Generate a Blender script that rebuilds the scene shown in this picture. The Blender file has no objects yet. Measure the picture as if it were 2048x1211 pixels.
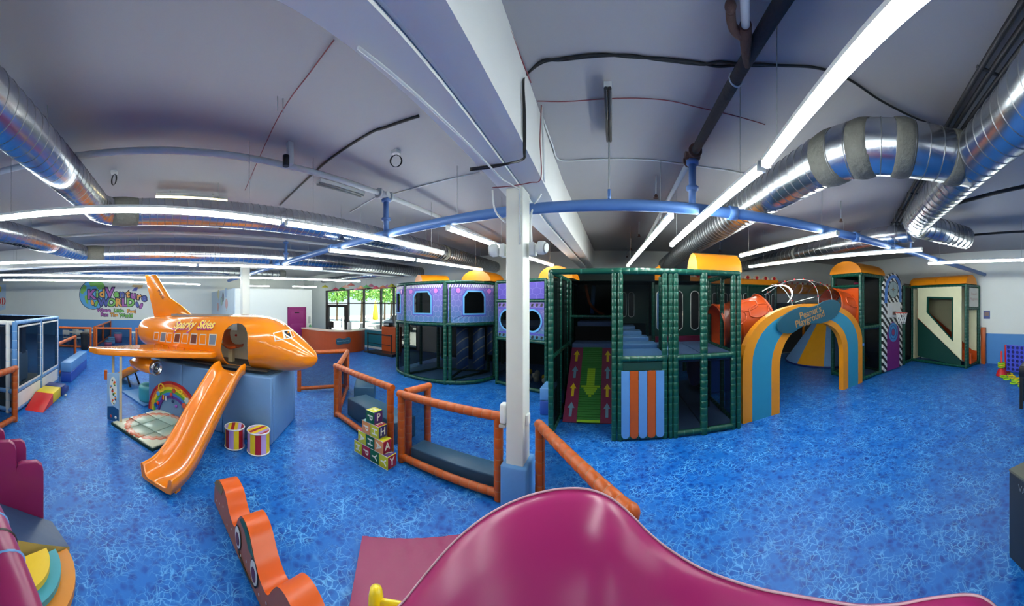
import bpy, bmesh, math, random
from math import sin, cos, tan, pi, radians, sqrt, atan2, floor, exp
from mathutils import Vector as V, Matrix
from mathutils.bvhtree import BVHTree
random.seed(7)
S = bpy.context.scene
COL = S.collection

# ---------------------------------------------------------------- camera, world, exposure
# the photograph is a hand-held cylindrical panorama: 582 px per radian, horizon at the middle row
F, CX, CY, EYE = 582.0, 1226.0, 605.5, 2.5
cd = bpy.data.cameras.new('camera')
cd.type = 'PANO'
cd.panorama_type = 'CENTRAL_CYLINDRICAL'
cd.central_cylindrical_range_u_min = -1024 / F
cd.central_cylindrical_range_u_max = 1024 / F
cd.central_cylindrical_range_v_min = -605.5 / F
cd.central_cylindrical_range_v_max = 605.5 / F
cd.central_cylindrical_radius = 1.0
cd.clip_start = 0.02
cd.clip_end = 300
cam = bpy.data.objects.new('camera', cd)
COL.objects.link(cam)
cam.location = (0, 0, EYE)
cam.rotation_euler = (pi / 2, 0, (CX - 1024) / F)
S.camera = cam

S.view_settings.view_transform = 'Standard'
S.view_settings.look = 'None'
S.view_settings.gamma = 1.0
S.view_settings.use_curve_mapping = False
S.view_settings.exposure = 0.0
S.cycles.transparent_max_bounces = 20
S.cycles.adaptive_threshold = 0.02
S.cycles.max_bounces = 5
S.cycles.diffuse_bounces = 3
S.cycles.glossy_bounces = 3
S.cycles.caustics_reflective = False
S.cycles.caustics_refractive = False

w = bpy.data.worlds.new('world')
S.world = w
w.use_nodes = True
wn = w.node_tree.nodes
wb = wn['Background']
sky = wn.new('ShaderNodeTexSky')
sky.sky_type = 'HOSEK_WILKIE'
sky.sun_direction = V((0.4, -0.2, 0.9)).normalized()
sky.turbidity = 3.0
w.node_tree.links.new(sky.outputs[0], wb.inputs[0])
wb.inputs[1].default_value = 8.0
sd = bpy.data.lights.new('sun', 'SUN')
sd.energy = 26.0
sd.angle = 0.01
sd.color = (1.0, 0.95, 0.86)
so = bpy.data.objects.new('sun', sd)
so.rotation_euler = V((0.4, -0.2, 0.9)).to_track_quat('Z', 'Y').to_euler()
COL.objects.link(so)
TUBE_POWER = 60.0

# ---------------------------------------------------------------- helpers
EYEV = V((0, 0, EYE))
def ray(px, py):
    a = (px - CX) / F
    return V((sin(a), cos(a), (CY - py) / F))
def P(px, py, z=0.0):
    r = ray(px, py); return EYEV + r * ((z - EYE) / r.z)
def PD(px, py, d): return EYEV + ray(px, py) * d
def PX(px, py, X):
    r = ray(px, py); return EYEV + r * (X / r.x)
def PY(px, py, Y):
    r = ray(px, py); return EYEV + r * (Y / r.y)
def PL(px, py, p0, n):
    r = ray(px, py); return EYEV + r * ((V(p0) - EYEV).dot(V(n)) / r.dot(V(n)))

def lin(c):
    return tuple(((x / 255) / 12.92 if x / 255 < .04045 else ((x / 255 + .055) / 1.055) ** 2.4) for x in c) + (1,)
MATS = {}
def mat(name, rgb, rough=.45, metal=0., bump=0., bscale=30., var=.06, vscale=6., coat=0., spec=.5, emit=0.):
    if name in MATS: return MATS[name]
    m = bpy.data.materials.new(name); m.use_nodes = True
    nt = m.node_tree; b = nt.nodes['Principled BSDF']; L = nt.links
    c = lin(rgb)
    b.inputs['Base Color'].default_value = c
    b.inputs['Roughness'].default_value = rough
    b.inputs['Metallic'].default_value = metal
    b.inputs['Specular IOR Level'].default_value = spec
    b.inputs['Coat Weight'].default_value = coat
    b.inputs['Coat Roughness'].default_value = .06
    if emit:
        b.inputs['Emission Color'].default_value = c; b.inputs['Emission Strength'].default_value = emit
    if var or bump:
        tc = nt.nodes.new('ShaderNodeTexCoord')
    if var:
        n = nt.nodes.new('ShaderNodeTexNoise'); n.inputs['Scale'].default_value = vscale; n.inputs['Detail'].default_value = 3
        L.new(tc.outputs['Object'], n.inputs['Vector'])
        r = nt.nodes.new('ShaderNodeMix'); r.data_type = 'RGBA'
        r.inputs['A'].default_value = tuple(x * (1 - var) for x in c[:3]) + (1,)
        r.inputs['B'].default_value = tuple(min(1, x * (1 + var)) for x in c[:3]) + (1,)
        L.new(n.outputs['Fac'], r.inputs['Factor']); L.new(r.outputs['Result'], b.inputs['Base Color'])
    if bump:
        n2 = nt.nodes.new('ShaderNodeTexNoise'); n2.inputs['Scale'].default_value = bscale; n2.inputs['Detail'].default_value = 2
        L.new(tc.outputs['Object'], n2.inputs['Vector'])
        bp = nt.nodes.new('ShaderNodeBump'); bp.inputs['Strength'].default_value = bump; bp.inputs['Distance'].default_value = .02
        L.new(n2.outputs['Fac'], bp.inputs['Height']); L.new(bp.outputs['Normal'], b.inputs['Normal'])
    MATS[name] = m
    return m
def vinyl(name, rgb, rough=.38, bump=.12, bscale=9.): return mat(name, rgb, rough, bump=bump, bscale=bscale, var=.07, vscale=4)
def emis(name, rgb, k):
    m = bpy.data.materials.new(name); m.use_nodes = True; nt = m.node_tree
    b = nt.nodes['Principled BSDF']; b.inputs['Base Color'].default_value = (.8, .8, .8, 1)
    b.inputs['Emission Color'].default_value = lin(rgb); b.inputs['Emission Strength'].default_value = k
    MATS[name] = m; return m
def netmat(name, rgb, opac, tint=.8):
    m = bpy.data.materials.new(name); m.use_nodes = True; nt = m.node_tree; nt.nodes.clear()
    o = nt.nodes.new('ShaderNodeOutputMaterial'); mx = nt.nodes.new('ShaderNodeMixShader')
    t = nt.nodes.new('ShaderNodeBsdfTransparent'); t.inputs[0].default_value = (tint, tint, tint, 1)
    d = nt.nodes.new('ShaderNodeBsdfDiffuse'); d.inputs[0].default_value = lin(rgb)
    mx.inputs[0].default_value = opac
    nt.links.new(t.outputs[0], mx.inputs[1]); nt.links.new(d.outputs[0], mx.inputs[2]); nt.links.new(mx.outputs[0], o.inputs[0])
    MATS[name] = m; return m
def glassmat(name, tint, rough=.02, gloss=.18):
    m = bpy.data.materials.new(name); m.use_nodes = True; nt = m.node_tree; nt.nodes.clear()
    o = nt.nodes.new('ShaderNodeOutputMaterial'); mx = nt.nodes.new('ShaderNodeMixShader')
    t = nt.nodes.new('ShaderNodeBsdfTransparent'); t.inputs[0].default_value = lin(tint)
    g = nt.nodes.new('ShaderNodeBsdfGlossy'); g.inputs[1].default_value = rough
    lw = nt.nodes.new('ShaderNodeLayerWeight'); lw.inputs[0].default_value = gloss
    ge = nt.nodes.new('ShaderNodeNewGeometry'); k = nt.nodes.new('ShaderNodeMath'); k.operation = 'SUBTRACT'; k.inputs[0].default_value = 1; k.use_clamp = True
    nt.links.new(ge.outputs['Backfacing'], k.inputs[1]); mu = nt.nodes.new('ShaderNodeMath'); mu.operation = 'MULTIPLY'
    nt.links.new(lw.outputs['Fresnel'], mu.inputs[0]); nt.links.new(k.outputs[0], mu.inputs[1]); nt.links.new(mu.outputs[0], mx.inputs[0])
    nt.links.new(t.outputs[0], mx.inputs[1]); nt.links.new(g.outputs[0], mx.inputs[2]); nt.links.new(mx.outputs[0], o.inputs[0])
    MATS[name] = m; return m

class MB:
    """collects shapes into one mesh"""
    def __init__(s): s.v = []; s.f = []; s.m = []; s.s = []
    def add(s, vs, fs, mi=0, sm=False):
        o = len(s.v); s.v += [tuple(x) for x in vs]
        for f in fs: s.f.append([i + o for i in f]); s.m.append(mi); s.s.append(sm)
        return s
    def box(s, c, d, rz=0, mi=0, ax=None):
        c = V(c); hx, hy, hz = d[0] / 2, d[1] / 2, d[2] / 2
        if ax is None: ax = (V((cos(rz), sin(rz), 0)), V((-sin(rz), cos(rz), 0)), V((0, 0, 1)))
        vs = [c + ax[0] * (hx * i) + ax[1] * (hy * j) + ax[2] * (hz * k) for k in (-1, 1) for j in (-1, 1) for i in (-1, 1)]
        return s.add(vs, [(0, 2, 3, 1), (4, 5, 7, 6), (0, 1, 5, 4), (2, 6, 7, 3), (0, 4, 6, 2), (1, 3, 7, 5)], mi)
    def bb(s, a, b, mi=0):
        a, b = V(a), V(b); return s.box((a + b) / 2, [abs(b[i] - a[i]) for i in range(3)], 0, mi)
    def poly(s, pts, mi=0): return s.add(pts, [list(range(len(pts)))], mi)
    def prism(s, pts, vec, mi=0, ms=None, sm=False):
        n = len(pts); vec = V(vec); pts = [V(p) for p in pts]
        # make the cap normal oppose vec
        nn = V((0, 0, 0))
        for i in range(n): nn += pts[i].cross(pts[(i + 1) % n])
        if nn.dot(vec) > 0: pts = pts[::-1]
        q = [p + vec for p in pts]
        s.add(pts + q, [list(range(n)), list(range(2 * n - 1, n - 1, -1))], mi)
        s.add(pts + q, [(i, i + n, (i + 1) % n + n, (i + 1) % n) for i in range(n)], mi if ms is None else ms, sm)
        return s
    def loft(s, rings, mi=0, sm=True, closed=True, cap=(True, True), mis=None):
        n = len(rings[0]); o = len(s.v)
        for r in rings: s.v += [tuple(p) for p in r]
        for k in range(len(rings) - 1):
            for i in range(n if closed else n - 1):
                j = (i + 1) % n
                s.f.append([o + k * n + i, o + k * n + j, o + (k + 1) * n + j, o + (k + 1) * n + i])
                s.m.append(mi if mis is None else mis[k]); s.s.append(sm)
        if closed and cap[0]: s.f.append([o + i for i in range(n)][::-1]); s.m.append(mi); s.s.append(False)
        if closed and cap[1]: s.f.append([o + (len(rings) - 1) * n + i for i in range(n)]); s.m.append(mi); s.s.append(False)
        return s
    def tube(s, pts, r, n=12, mi=0, cap=(True, True), mis=None):
        pts = [V(p) for p in pts]; rr = r if isinstance(r, (list, tuple)) else [r] * len(pts)
        rings = []; u = None
        for i, p in enumerate(pts):
            a = pts[max(i - 1, 0)]; b = pts[min(i + 1, len(pts) - 1)]
            t = (b - a).normalized()
            if u is None:
                u = t.cross(V((0, 0, 1)))
                if u.length < 1e-3: u = t.cross(V((1, 0, 0)))
            u = (u - t * u.dot(t)).normalized(); w_ = t.cross(u)
            rings.append([p + (u * cos(2 * pi * k / n) + w_ * sin(2 * pi * k / n)) * rr[i] for k in range(n)])
        return s.loft(rings, mi, True, True, cap, mis)
    def lathe(s, c, prof, n=24, mi=0, axis=(0, 0, 1), cap=(True, True), mis=None):
        c = V(c); t = V(axis).normalized(); u = t.cross(V((0, 1, 0)))
        if u.length < 1e-3: u = t.cross(V((1, 0, 0)))
        u.normalize(); w_ = t.cross(u)
        rings = [[c + t * z + (u * cos(2 * pi * k / n) + w_ * sin(2 * pi * k / n)) * max(r, 1e-4) for k in range(n)] for r, z in prof]
        return s.loft(rings, mi, True, True, cap, mis)
    def ball(s, c, r, n=16, m=8, mi=0, sc=(1, 1, 1)):
        c = V(c)
        rings = [[c + V((r * sc[0] * sin(pi * k / m) * cos(2 * pi * i / n), r * sc[1] * sin(pi * k / m) * sin(2 * pi * i / n), -r * sc[2] * cos(pi * k / m))) for i in range(n)] for k in range(m + 1)]
        rings[0] = [c + V((0.001 * cos(2 * pi * i / n), .001 * sin(2 * pi * i / n), -r * sc[2])) for i in range(n)]
        rings[-1] = [c + V((0.001 * cos(2 * pi * i / n), .001 * sin(2 * pi * i / n), r * sc[2])) for i in range(n)]
        return s.loft(rings, mi)
    def build(s, name, mats, parent=None, bevel=0, label=None, cat=None, group=None, kind=None, seg=2):
        me = bpy.data.meshes.new(name)
        me.from_pydata(s.v, [], s.f)
        if not isinstance(mats, (list, tuple)): mats = [mats]
        for m in mats: me.materials.append(m)
        me.polygons.foreach_set('material_index', s.m); me.polygons.foreach_set('use_smooth', s.s)
        me.update()
        o = bpy.data.objects.new(name, me); COL.objects.link(o)
        if bevel:
            bm_ = bmesh.new(); bm_.from_mesh(me); bmesh.ops.remove_doubles(bm_, verts=bm_.verts, dist=1e-5)
            es = [e for e in bm_.edges if len(e.link_faces) == 2 and e.calc_face_angle(0) > .5]
            bmesh.ops.bevel(bm_, geom=es, offset=bevel, segments=seg, affect='EDGES', profile=.5, clamp_overlap=True)
            for f in bm_.faces: f.smooth = True
            bm_.to_mesh(me); bm_.free()
            me.set_sharp_from_angle(angle=.9)
        if parent is not None: adopt(o, parent)
        if label: tag(o, label, cat, group)
        if kind: o['kind'] = kind
        return o
def adopt(o, parent):
    o.parent = parent
    w_ = Matrix.Identity(4); q = parent
    while q is not None: w_ = Matrix.Translation(q.location) @ w_; q = q.parent if q.type == 'EMPTY' else None
    o.matrix_parent_inverse = w_.inverted() if parent.type == 'EMPTY' else Matrix.Identity(4)
def tag(o, label, cat, group=None):
    o['label'] = label; o['category'] = cat
    if group: o['group'] = group
    return o
def thing(name, loc, label, cat, group=None):
    o = bpy.data.objects.new(name, None); COL.objects.link(o); o.location = loc; o.empty_display_size = .2
    return tag(o, label, cat, group)
def struct(o): o['kind'] = 'structure'; return o
def dup(root, delta, label=None):
    r = root.copy(); COL.objects.link(r); r.location = V(root.location) + V(delta)
    if label: r['label'] = label
    for ch in list(root.children):
        c = ch.copy(); COL.objects.link(c); c.parent = r
        for g in list(ch.children):
            d = g.copy(); COL.objects.link(d); d.parent = c
    return r
def textmesh(body, size, depth=.004, fat=0., shear=0., sp=1.0):
    cu = bpy.data.curves.new('text', 'FONT'); cu.body = body; cu.size = size; cu.extrude = depth / 2; cu.offset = fat; cu.shear = shear
    cu.align_x = 'CENTER'; cu.align_y = 'CENTER'; cu.resolution_u = 3; cu.space_character = sp
    o = bpy.data.objects.new('text', cu); COL.objects.link(o)
    dg = bpy.context.evaluated_depsgraph_get(); dg.update()
    me = bpy.data.meshes.new_from_object(o.evaluated_get(dg)); bpy.data.objects.remove(o); bpy.data.curves.remove(cu)
    return me
def text(name, body, size, at, xax, yax, m, parent, depth=.004, fat=0., shear=0., sp=1.0, tall=1.0):
    me = textmesh(body, size, depth, fat, shear, sp)
    xax, yax = V(xax).normalized(), V(yax).normalized(); z = xax.cross(yax); yax = yax * tall
    M4 = Matrix((xax, yax, z)).transposed().to_4x4(); M4.translation = V(at)
    me.transform(M4); me.materials.clear(); me.materials.append(m)
    o = bpy.data.objects.new(name, me); COL.objects.link(o)
    if parent is not None: adopt(o, parent)
    return o
def smoothpath(pts, n=8):
    pts = [V(p) for p in pts]; out = []
    for i in range(len(pts) - 1):
        p0, p1, p2, p3 = pts[max(i - 1, 0)], pts[i], pts[i + 1], pts[min(i + 2, len(pts) - 1)]
        for k in range(n):
            t = k / n
            out.append(.5 * ((2 * p1) + (p2 - p0) * t + (2 * p0 - 5 * p1 + 4 * p2 - p3) * t * t + (3 * p1 - p0 - 3 * p2 + p3) * t ** 3))
    return out + [pts[-1]]
def pad(mb, a, b, r, seg=.14, n=10, cap=(True, True)):
    """padded pole: bulging sleeve with a pale tie at every seam (material 1)"""
    a, b = V(a), V(b); L = (b - a).length; k = max(1, round(L / seg)); pts = []; rr = []; mis = []
    for i in range(k):
        for t, q in ((0., .95), (.10, 1.), (.5, 1.03), (.90, 1.)):
            pts.append(a.lerp(b, (i + t) / k)); rr.append(r * q)
        mis += [0, 0, 0, 0]
        if i < k - 1: mis[-1] = 1
    pts.append(b); rr.append(r * .95)
    # narrow the tie band
    for i in range(k - 1):
        j = i * 4 + 3; pts[j] = a.lerp(b, (i + .955) / k)
    mb.tube(pts, rr, n, 0, cap, mis)
    return mb
def ellipse(c, ux, uy, rx, ry, n=24, a0=0, a1=2 * pi):
    c = V(c); return [c + V(ux) * (rx * cos(a0 + (a1 - a0) * i / n)) + V(uy) * (ry * sin(a0 + (a1 - a0) * i / n)) for i in range(n if abs(a1 - a0 - 2 * pi) < 1e-6 else n + 1)]
def rrect(c, ux, uy, w_, h_, r, n=5):
    out = []; ux, uy = V(ux), V(uy)
    for cx_, cy_, a in ((w_ / 2 - r, h_ / 2 - r, 0), (-w_ / 2 + r, h_ / 2 - r, pi / 2), (-w_ / 2 + r, -h_ / 2 + r, pi), (w_ / 2 - r, -h_ / 2 + r, 3 * pi / 2)):
        for i in range(n + 1):
            b = a + pi / 2 * i / n; out.append(V(c) + ux * (cx_ + r * cos(b)) + uy * (cy_ + r * sin(b)))
    return out
def plate(mb, outer, inner, vec, mi=0):
    """flat ring between two outlines of equal count, extruded by vec"""
    n = len(outer); vec = V(vec); vs = [V(p) for p in outer] + [V(p) for p in inner]; vs += [p + vec for p in vs]
    fs = []
    for i in range(n):
        j = (i + 1) % n
        fs += [(i, j, n + j, n + i), (2 * n + i, 3 * n + i, 3 * n + j, 2 * n + j), (i, 2 * n + i, 2 * n + j, j), (n + i, n + j, 3 * n + j, 3 * n + i)]
    return mb.add(vs, fs, mi)

# ---------------------------------------------------------------- materials
WHITE = mat('white_paint', (226, 230, 226), .55, var=.03, vscale=1.5)
CEIL = mat('ceiling_paint', (156, 155, 159), .6, bump=.05, bscale=3, var=.05, vscale=.5)
WAINS = mat('wainscot_blue', (72, 138, 205), .5, var=.04)
ORANGE = vinyl('orange_vinyl', (184, 82, 12)); TIE_O = mat('orange_tie', (168, 112, 78), .6, var=0)
GREEN = vinyl('green_vinyl', (8, 70, 56), .3); TIE_G = mat('green_tie', (58, 118, 102), .6, var=0)
DGREEN = vinyl('dark_green_vinyl', (16, 62, 54), .45)
YELLOW = vinyl('roof_yellow', (232, 138, 8), .42)
SKYB = vinyl('light_blue_vinyl', (94, 148, 206)); TIE_S = mat('blue_tie', (190, 214, 228), .6, var=0)
BASEB = vinyl('base_blue_vinyl', (104, 144, 190), .42, .1, 4)
BENCH = vinyl('bench_blue', (50, 92, 124), .4)
DECK = vinyl('deck_blue', (86, 116, 164), .5)
NAVY = vinyl('navy_vinyl', (28, 44, 122)); RED = vinyl('red_vinyl', (206, 30, 34)); YEL = vinyl('yellow_vinyl', (238, 208, 20))
PINK = vinyl('magenta_vinyl', (160, 40, 104), .3, .06, 5); TEAL = vinyl('teal_vinyl', (46, 140, 172))
ARCHO = vinyl('arch_orange', (226, 142, 22)); PETROL = vinyl('petrol_vinyl', (18, 78, 98), .4)
PLANE = mat('plane_orange', (243, 136, 12), .2, coat=.7, var=.02, vscale=2)
DARK = mat('black_fabric', (22, 24, 28), .8, var=.1); BLACK = mat('black_plastic', (14, 14, 16), .4)
STEEL = mat('galvanised', (196, 200, 206), .27, 1., bump=.05, bscale=14, var=.10, vscale=5); SEAM = mat('duct_seam', (150, 152, 155), .4, .9)
MASTIC = mat('grey_sealant', (98, 98, 92), .8, bump=.6, bscale=25, var=.2, vscale=20)
PIPEB = mat('blue_pipe', (82, 122, 184), .4, var=.03); PIPEW = mat('white_pipe', (206, 210, 210), .5)
NET = netmat('black_net', (14, 18, 22), .42, .75); NETD = netmat('dense_net', (10, 14, 16), .6, .7); NETL = netmat('light_net', (40, 60, 90), .22, .85)
GLASS = glassmat('window_glass', (238, 246, 244)); CLEAR = glassmat('clear_plastic', (216, 220, 224), .03, .45)
TUBE = emis('lit_tube', (246, 255, 250), TUBE_POWER); WARM = emis('warm_tube', (255, 232, 170), 9)
GREY = mat('grey_plastic', (176, 180, 178), .5); TAN = mat('tan_post', (196, 178, 140), .5)
CREAM = vinyl('cream_vinyl', (232, 230, 190), .5); WVINYL = vinyl('white_vinyl', (226, 226, 222), .5)
ODARK = mat('orange_plastic', (198, 76, 22), .3, coat=.3, var=.05); BROWNC = mat('cable_black', (16, 16, 18), .5, var=0); REDW = mat('red_wire', (130, 60, 66), .6, var=0)
# ================================================================ the setting
XL, XR, YF, YB, ZC = -21.5, 11.6, 12.0, -14.0, 4.66
def floor_material():
    m = bpy.data.materials.new('water_print_vinyl'); m.use_nodes = True; nt = m.node_tree; L = nt.links; N = nt.nodes.new
    b = nt.nodes['Principled BSDF']; tc = N('ShaderNodeTexCoord')
    wn_ = N('ShaderNodeTexNoise'); wn_.inputs['Scale'].default_value = 11; wn_.inputs['Detail'].default_value = 3
    L.new(tc.outputs['Object'], wn_.inputs['Vector'])
    mp = N('ShaderNodeVectorMath'); mp.operation = 'MULTIPLY_ADD'; mp.inputs[1].default_value = (.085, .085, 0)
    L.new(wn_.outputs['Color'], mp.inputs[0]); L.new(tc.outputs['Object'], mp.inputs[2])
    def vor(scale, lo, hi):
        v = N('ShaderNodeTexVoronoi'); v.feature = 'DISTANCE_TO_EDGE'; v.inputs['Scale'].default_value = scale
        L.new(mp.outputs[0], v.inputs['Vector'])
        r = N('ShaderNodeMapRange'); r.inputs[1].default_value = lo; r.inputs[2].default_value = hi; r.inputs[3].default_value = 1; r.inputs[4].default_value = 0
        L.new(v.outputs['Distance'], r.inputs[0]); return r
    a, a2 = vor(12.5, .004, .085), vor(7.4, .0, .05)
    big = N('ShaderNodeTexNoise'); big.inputs['Scale'].default_value = 3.0; big.inputs['Detail'].default_value = 4; L.new(tc.outputs['Object'], big.inputs['Vector'])
    br = N('ShaderNodeMapRange'); br.inputs[1].default_value = .36; br.inputs[2].default_value = .68; L.new(big.outputs['Fac'], br.inputs[0])
    mx = N('ShaderNodeMath'); mx.operation = 'MAXIMUM'; L.new(a.outputs[0], mx.inputs[0]); L.new(a2.outputs[0], mx.inputs[1])
    pw = N('ShaderNodeMath'); pw.operation = 'POWER'; pw.inputs[1].default_value = 2.2; L.new(mx.outputs[0], pw.inputs[0])
    ml = N('ShaderNodeMath'); ml.operation = 'MULTIPLY'; L.new(pw.outputs[0], ml.inputs[0]); L.new(br.outputs[0], ml.inputs[1])
    sp = N('ShaderNodeTexVoronoi'); sp.inputs['Scale'].default_value = 13; L.new(mp.outputs[0], sp.inputs['Vector'])
    dk = N('ShaderNodeMapRange'); dk.inputs[1].default_value = .1; dk.inputs[2].default_value = .75; L.new(sp.outputs['Distance'], dk.inputs[0])
    sc = N('ShaderNodeSeparateColor'); L.new(sp.outputs['Color'], sc.inputs[0])
    dr = N('ShaderNodeMath'); dr.operation = 'MULTIPLY'; L.new(dk.outputs[0], dr.inputs[0]); dr.inputs[1].default_value = .9
    sx = N('ShaderNodeMath'); sx.operation = 'MULTIPLY_ADD'; L.new(sc.outputs[0], sx.inputs[0]); sx.inputs[1].default_value = .55; L.new(dr.outputs[0], sx.inputs[2])
    cr = N('ShaderNodeValToRGB'); e = cr.color_ramp.elements
    e[0].position = .08; e[0].color = lin((6, 62, 148)); e[1].position = 1.0; e[1].color = lin((20, 104, 192))
    x = e.new(.5); x.color = lin((11, 84, 172))
    L.new(sx.outputs[0], cr.inputs[0])
    mc = N('ShaderNodeMix'); mc.data_type = 'RGBA'; mc.inputs['B'].default_value = lin((104, 180, 236))
    L.new(ml.outputs[0], mc.inputs['Factor']); L.new(cr.outputs[0], mc.inputs['A']); L.new(mc.outputs['Result'], b.inputs['Base Color'])
    b.inputs['Roughness'].default_value = .36; b.inputs['Specular IOR Level'].default_value = .28
    n3 = N('ShaderNodeTexNoise'); n3.inputs['Scale'].default_value = 240; L.new(tc.outputs['Object'], n3.inputs['Vector'])
    bp = N('ShaderNodeBump'); bp.inputs['Strength'].default_value = .18; bp.inputs['Distance'].default_value = .004
    L.new(n3.outputs['Fac'], bp.inputs['Height']); L.new(bp.outputs['Normal'], b.inputs['Normal'])
    return m
FLOORM = floor_material()
struct(MB().bb((XL - .3, YB - .3, -.2), (XR + .3, YF + .3, 0)).build('floor', FLOORM))
struct(MB().bb((XL - .3, YB - .3, ZC), (XR + .3, YF + .3, ZC + .25)).build('ceiling', CEIL))
struct(MB().bb((XL - .3, YB - .3, 0), (XL, YF + .3, ZC)).build('wall_left', WHITE))
struct(MB().bb((XR, YB - .3, 0), (XR + .3, YF + .3, ZC)).build('wall_right', WHITE))
struct(MB().bb((XL, YB - .3, 0), (XR, YB, ZC)).build('wall_back', WHITE))
WX0, WX1, WZ = -18.25, -9.6, 3.42
struct(MB().bb((XL, YF, 0), (WX0, YF + .3, ZC)).bb((WX1, YF, 0), (XR, YF + .3, ZC)).bb((WX0, YF, WZ), (WX1, YF + .3, ZC)).build('wall_front', WHITE))
struct(MB().bb((XL, -14, 0), (XL + .02, 4.2, 1.24)).build('trim_1', WAINS))
struct(MB().bb((XR - .02, -14, 0), (XR, 3.55, 1.24)).build('trim_2', WAINS))
struct(MB().bb((XR - .03, 3.55, 0), (XR, 3.62, 1.24)).build('trim_3', WHITE))
# low office block in front of the left wall
struct(MB().bb((XL, 4.2, 0), (-15, 8.9, 3.3)).build('wall_office', WHITE))
struct(MB().bb((XL, 4.17, 0), (-15.02, 4.2, 3.3)).build('trim_4', mat('pale_blue_mural', (208, 222, 230), .6)))

# storefront
FRAME = mat('dark_frame', (44, 34, 32), .5)
mulx = [-18.2, -15.55, -13.95, -12.4, -11.35, -10.4, -9.65]
win = struct(MB().bb((WX0, YF + .05, WZ - .08), (WX1, YF + .2, WZ)).build('window_1', FRAME))
for x in mulx: MB().bb((x - .035, YF + .05, 0), (x + .035, YF + .2, WZ - .08)).build('mullion', FRAME, win)
MB().bb((WX0, YF + .06, 2.44), (WX1, YF + .19, 2.52)).build('transom', FRAME, win)
MB().bb((-15.5, YF + .05, 0), (WX1, YF + .2, .12)).build('sill', FRAME, win)
for i in range(len(mulx) - 1):
    MB().bb((mulx[i] + .036, YF + .11, 2.53), (mulx[i + 1] - .036, YF + .12, WZ - .09)).build('pane', GLASS, win)
    if i: MB().bb((mulx[i] + .036, YF + .11, .13), (mulx[i + 1] - .036, YF + .12, 2.43)).build('pane', GLASS, win)
dr = struct(MB().bb((-18.1, YF + .04, 0), (-17.85, YF + .16, 2.4)).bb((-15.95, YF + .04, 0), (-15.62, YF + .16, 2.4)).bb((-17.85, YF + .04, 2.2), (-15.95, YF + .16, 2.4)).bb((-17.85, YF + .04, 0), (-15.95, YF + .16, .2)).build('door_2', FRAME))
MB().bb((-17.85, YF + .1, .2), (-15.95, YF + .11, 2.2)).build('pane', GLASS, dr)
MB().tube([(-16.2, YF - .02, .8), (-16.2, YF - .02, 1.5)], .025, 8).build('handle', STEEL, dr)

# magenta office door
MAG = mat('door_magenta', (140, 34, 104), .45)
d1 = struct(MB().bb((-15.0, 7.34, 0), (-14.95, 8.42, 2.2)).build('door_1', MAG))
MB().bb((-15, 7.28, 0), (-14.93, 7.34, 2.26)).bb((-15, 8.42, 0), (-14.93, 8.48, 2.26)).bb((-15, 7.28, 2.2), (-14.93, 8.48, 2.26)).build('door_frame', MAG, d1)
for z in (.35, 1.05, 1.75): MB().bb((-14.95, 7.48, z - .25), (-14.935, 8.28, z + .25)).build('door_panel', MAG, d1, .01)
MB().bb((-14.94, 7.7, 1.92), (-14.9, 8.0, 1.98)).build('door_closer', BLACK, d1)

# beams and columns
SOFF = mat('beam_paint', (214, 216, 216), .55, var=.04, vscale=2)
BY, BLX, BRX = [YB, -1.0, .5, 5.0, YF], [-1.1, -1.12, -1.22, -1.43, -1.3], [-.66, -.67, -.73, -.88, -.78]
def beam_piece(z0, z1, k0=0., k1=1.):
    mb = MB(); r = []
    for y, l, q in zip(BY, BLX, BRX): x0, x1 = l + (q - l) * k0, l + (q - l) * k1; r.append([V((x0, y, z0)), V((x1, y, z0)), V((x1, y, z1)), V((x0, y, z1))])
    return mb.loft(r, 0, False)
b1 = struct(beam_piece(3.95, ZC).build('ceiling_beam', SOFF))
beam_piece(3.9, 3.95, -.02, .47).build('soffit_board', SOFF, b1)
beam_piece(3.92, 3.95, .54, 1.02).build('soffit_board', SOFF, b1)
beam_piece(3.935, 3.945, .475, .535).build('joint_strip', WHITE, b1)
b2 = struct(MB().bb((-11.03, YB, 3.92), (-10.47, YF, ZC)).build('ceiling_beam', SOFF))
COLW = mat('column_paint', (222, 224, 216), .5, var=.03)
c1 = struct(MB().bb((-1.28, 3.32, .0), (-1.06, 3.60, 3.9)).build('support_column', COLW, None, .012))
pd_ = MB().bb((-1.34, 3.27, 0), (-1.0, 3.66, .54)).build('column_pad', SKYB, c1, .025)
c2 = struct(MB().bb((-10.9, 3.25, 0), (-10.6, 3.55, 3.92)).build('support_column', COLW, None, .012))

# ================================================================ outside the storefront
struct(MB().bb((-45, YF + .3, -.25), (20, 60, -.02)).build('pavement', mat('pavement', (206, 204, 198), .8, var=.08)))
LEAF = mat('leaves', (120, 168, 74), .7, var=.5, vscale=3); BARK = mat('bark', (92, 74, 58), .8)
def tree(x, y, h, r, lab):
    t = thing('tree', (x, y, 0), lab, 'tree', 'trees beyond the storefront')
    MB().tube([(x, y, 0), (x + .1, y, h * .4), (x, y + .1, h * .75)], [.16, .12, .05], 8).build('trunk', BARK, t)
    mb = MB(); R = random.Random(int(x * 10))
    for i in range(1500):
        a, b, q = R.uniform(0, 2 * pi), R.uniform(-1, 1), R.uniform(.55, 1) * r
        c = V((x + q * sqrt(1 - b * b) * cos(a), y + q * sqrt(1 - b * b) * sin(a), h * .68 + q * b * .8))
        u = V((R.uniform(-1, 1), R.uniform(-1, 1), R.uniform(-1, 1))).normalized() * .16
        v = V((R.uniform(-1, 1), R.uniform(-1, 1), R.uniform(-1, 1))).normalized() * .16
        mb.add([c - u, c - v, c + u, c + v], [(0, 1, 2, 3)])
    f = mb.build('foliage', LEAF, t, kind='stuff')
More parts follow.
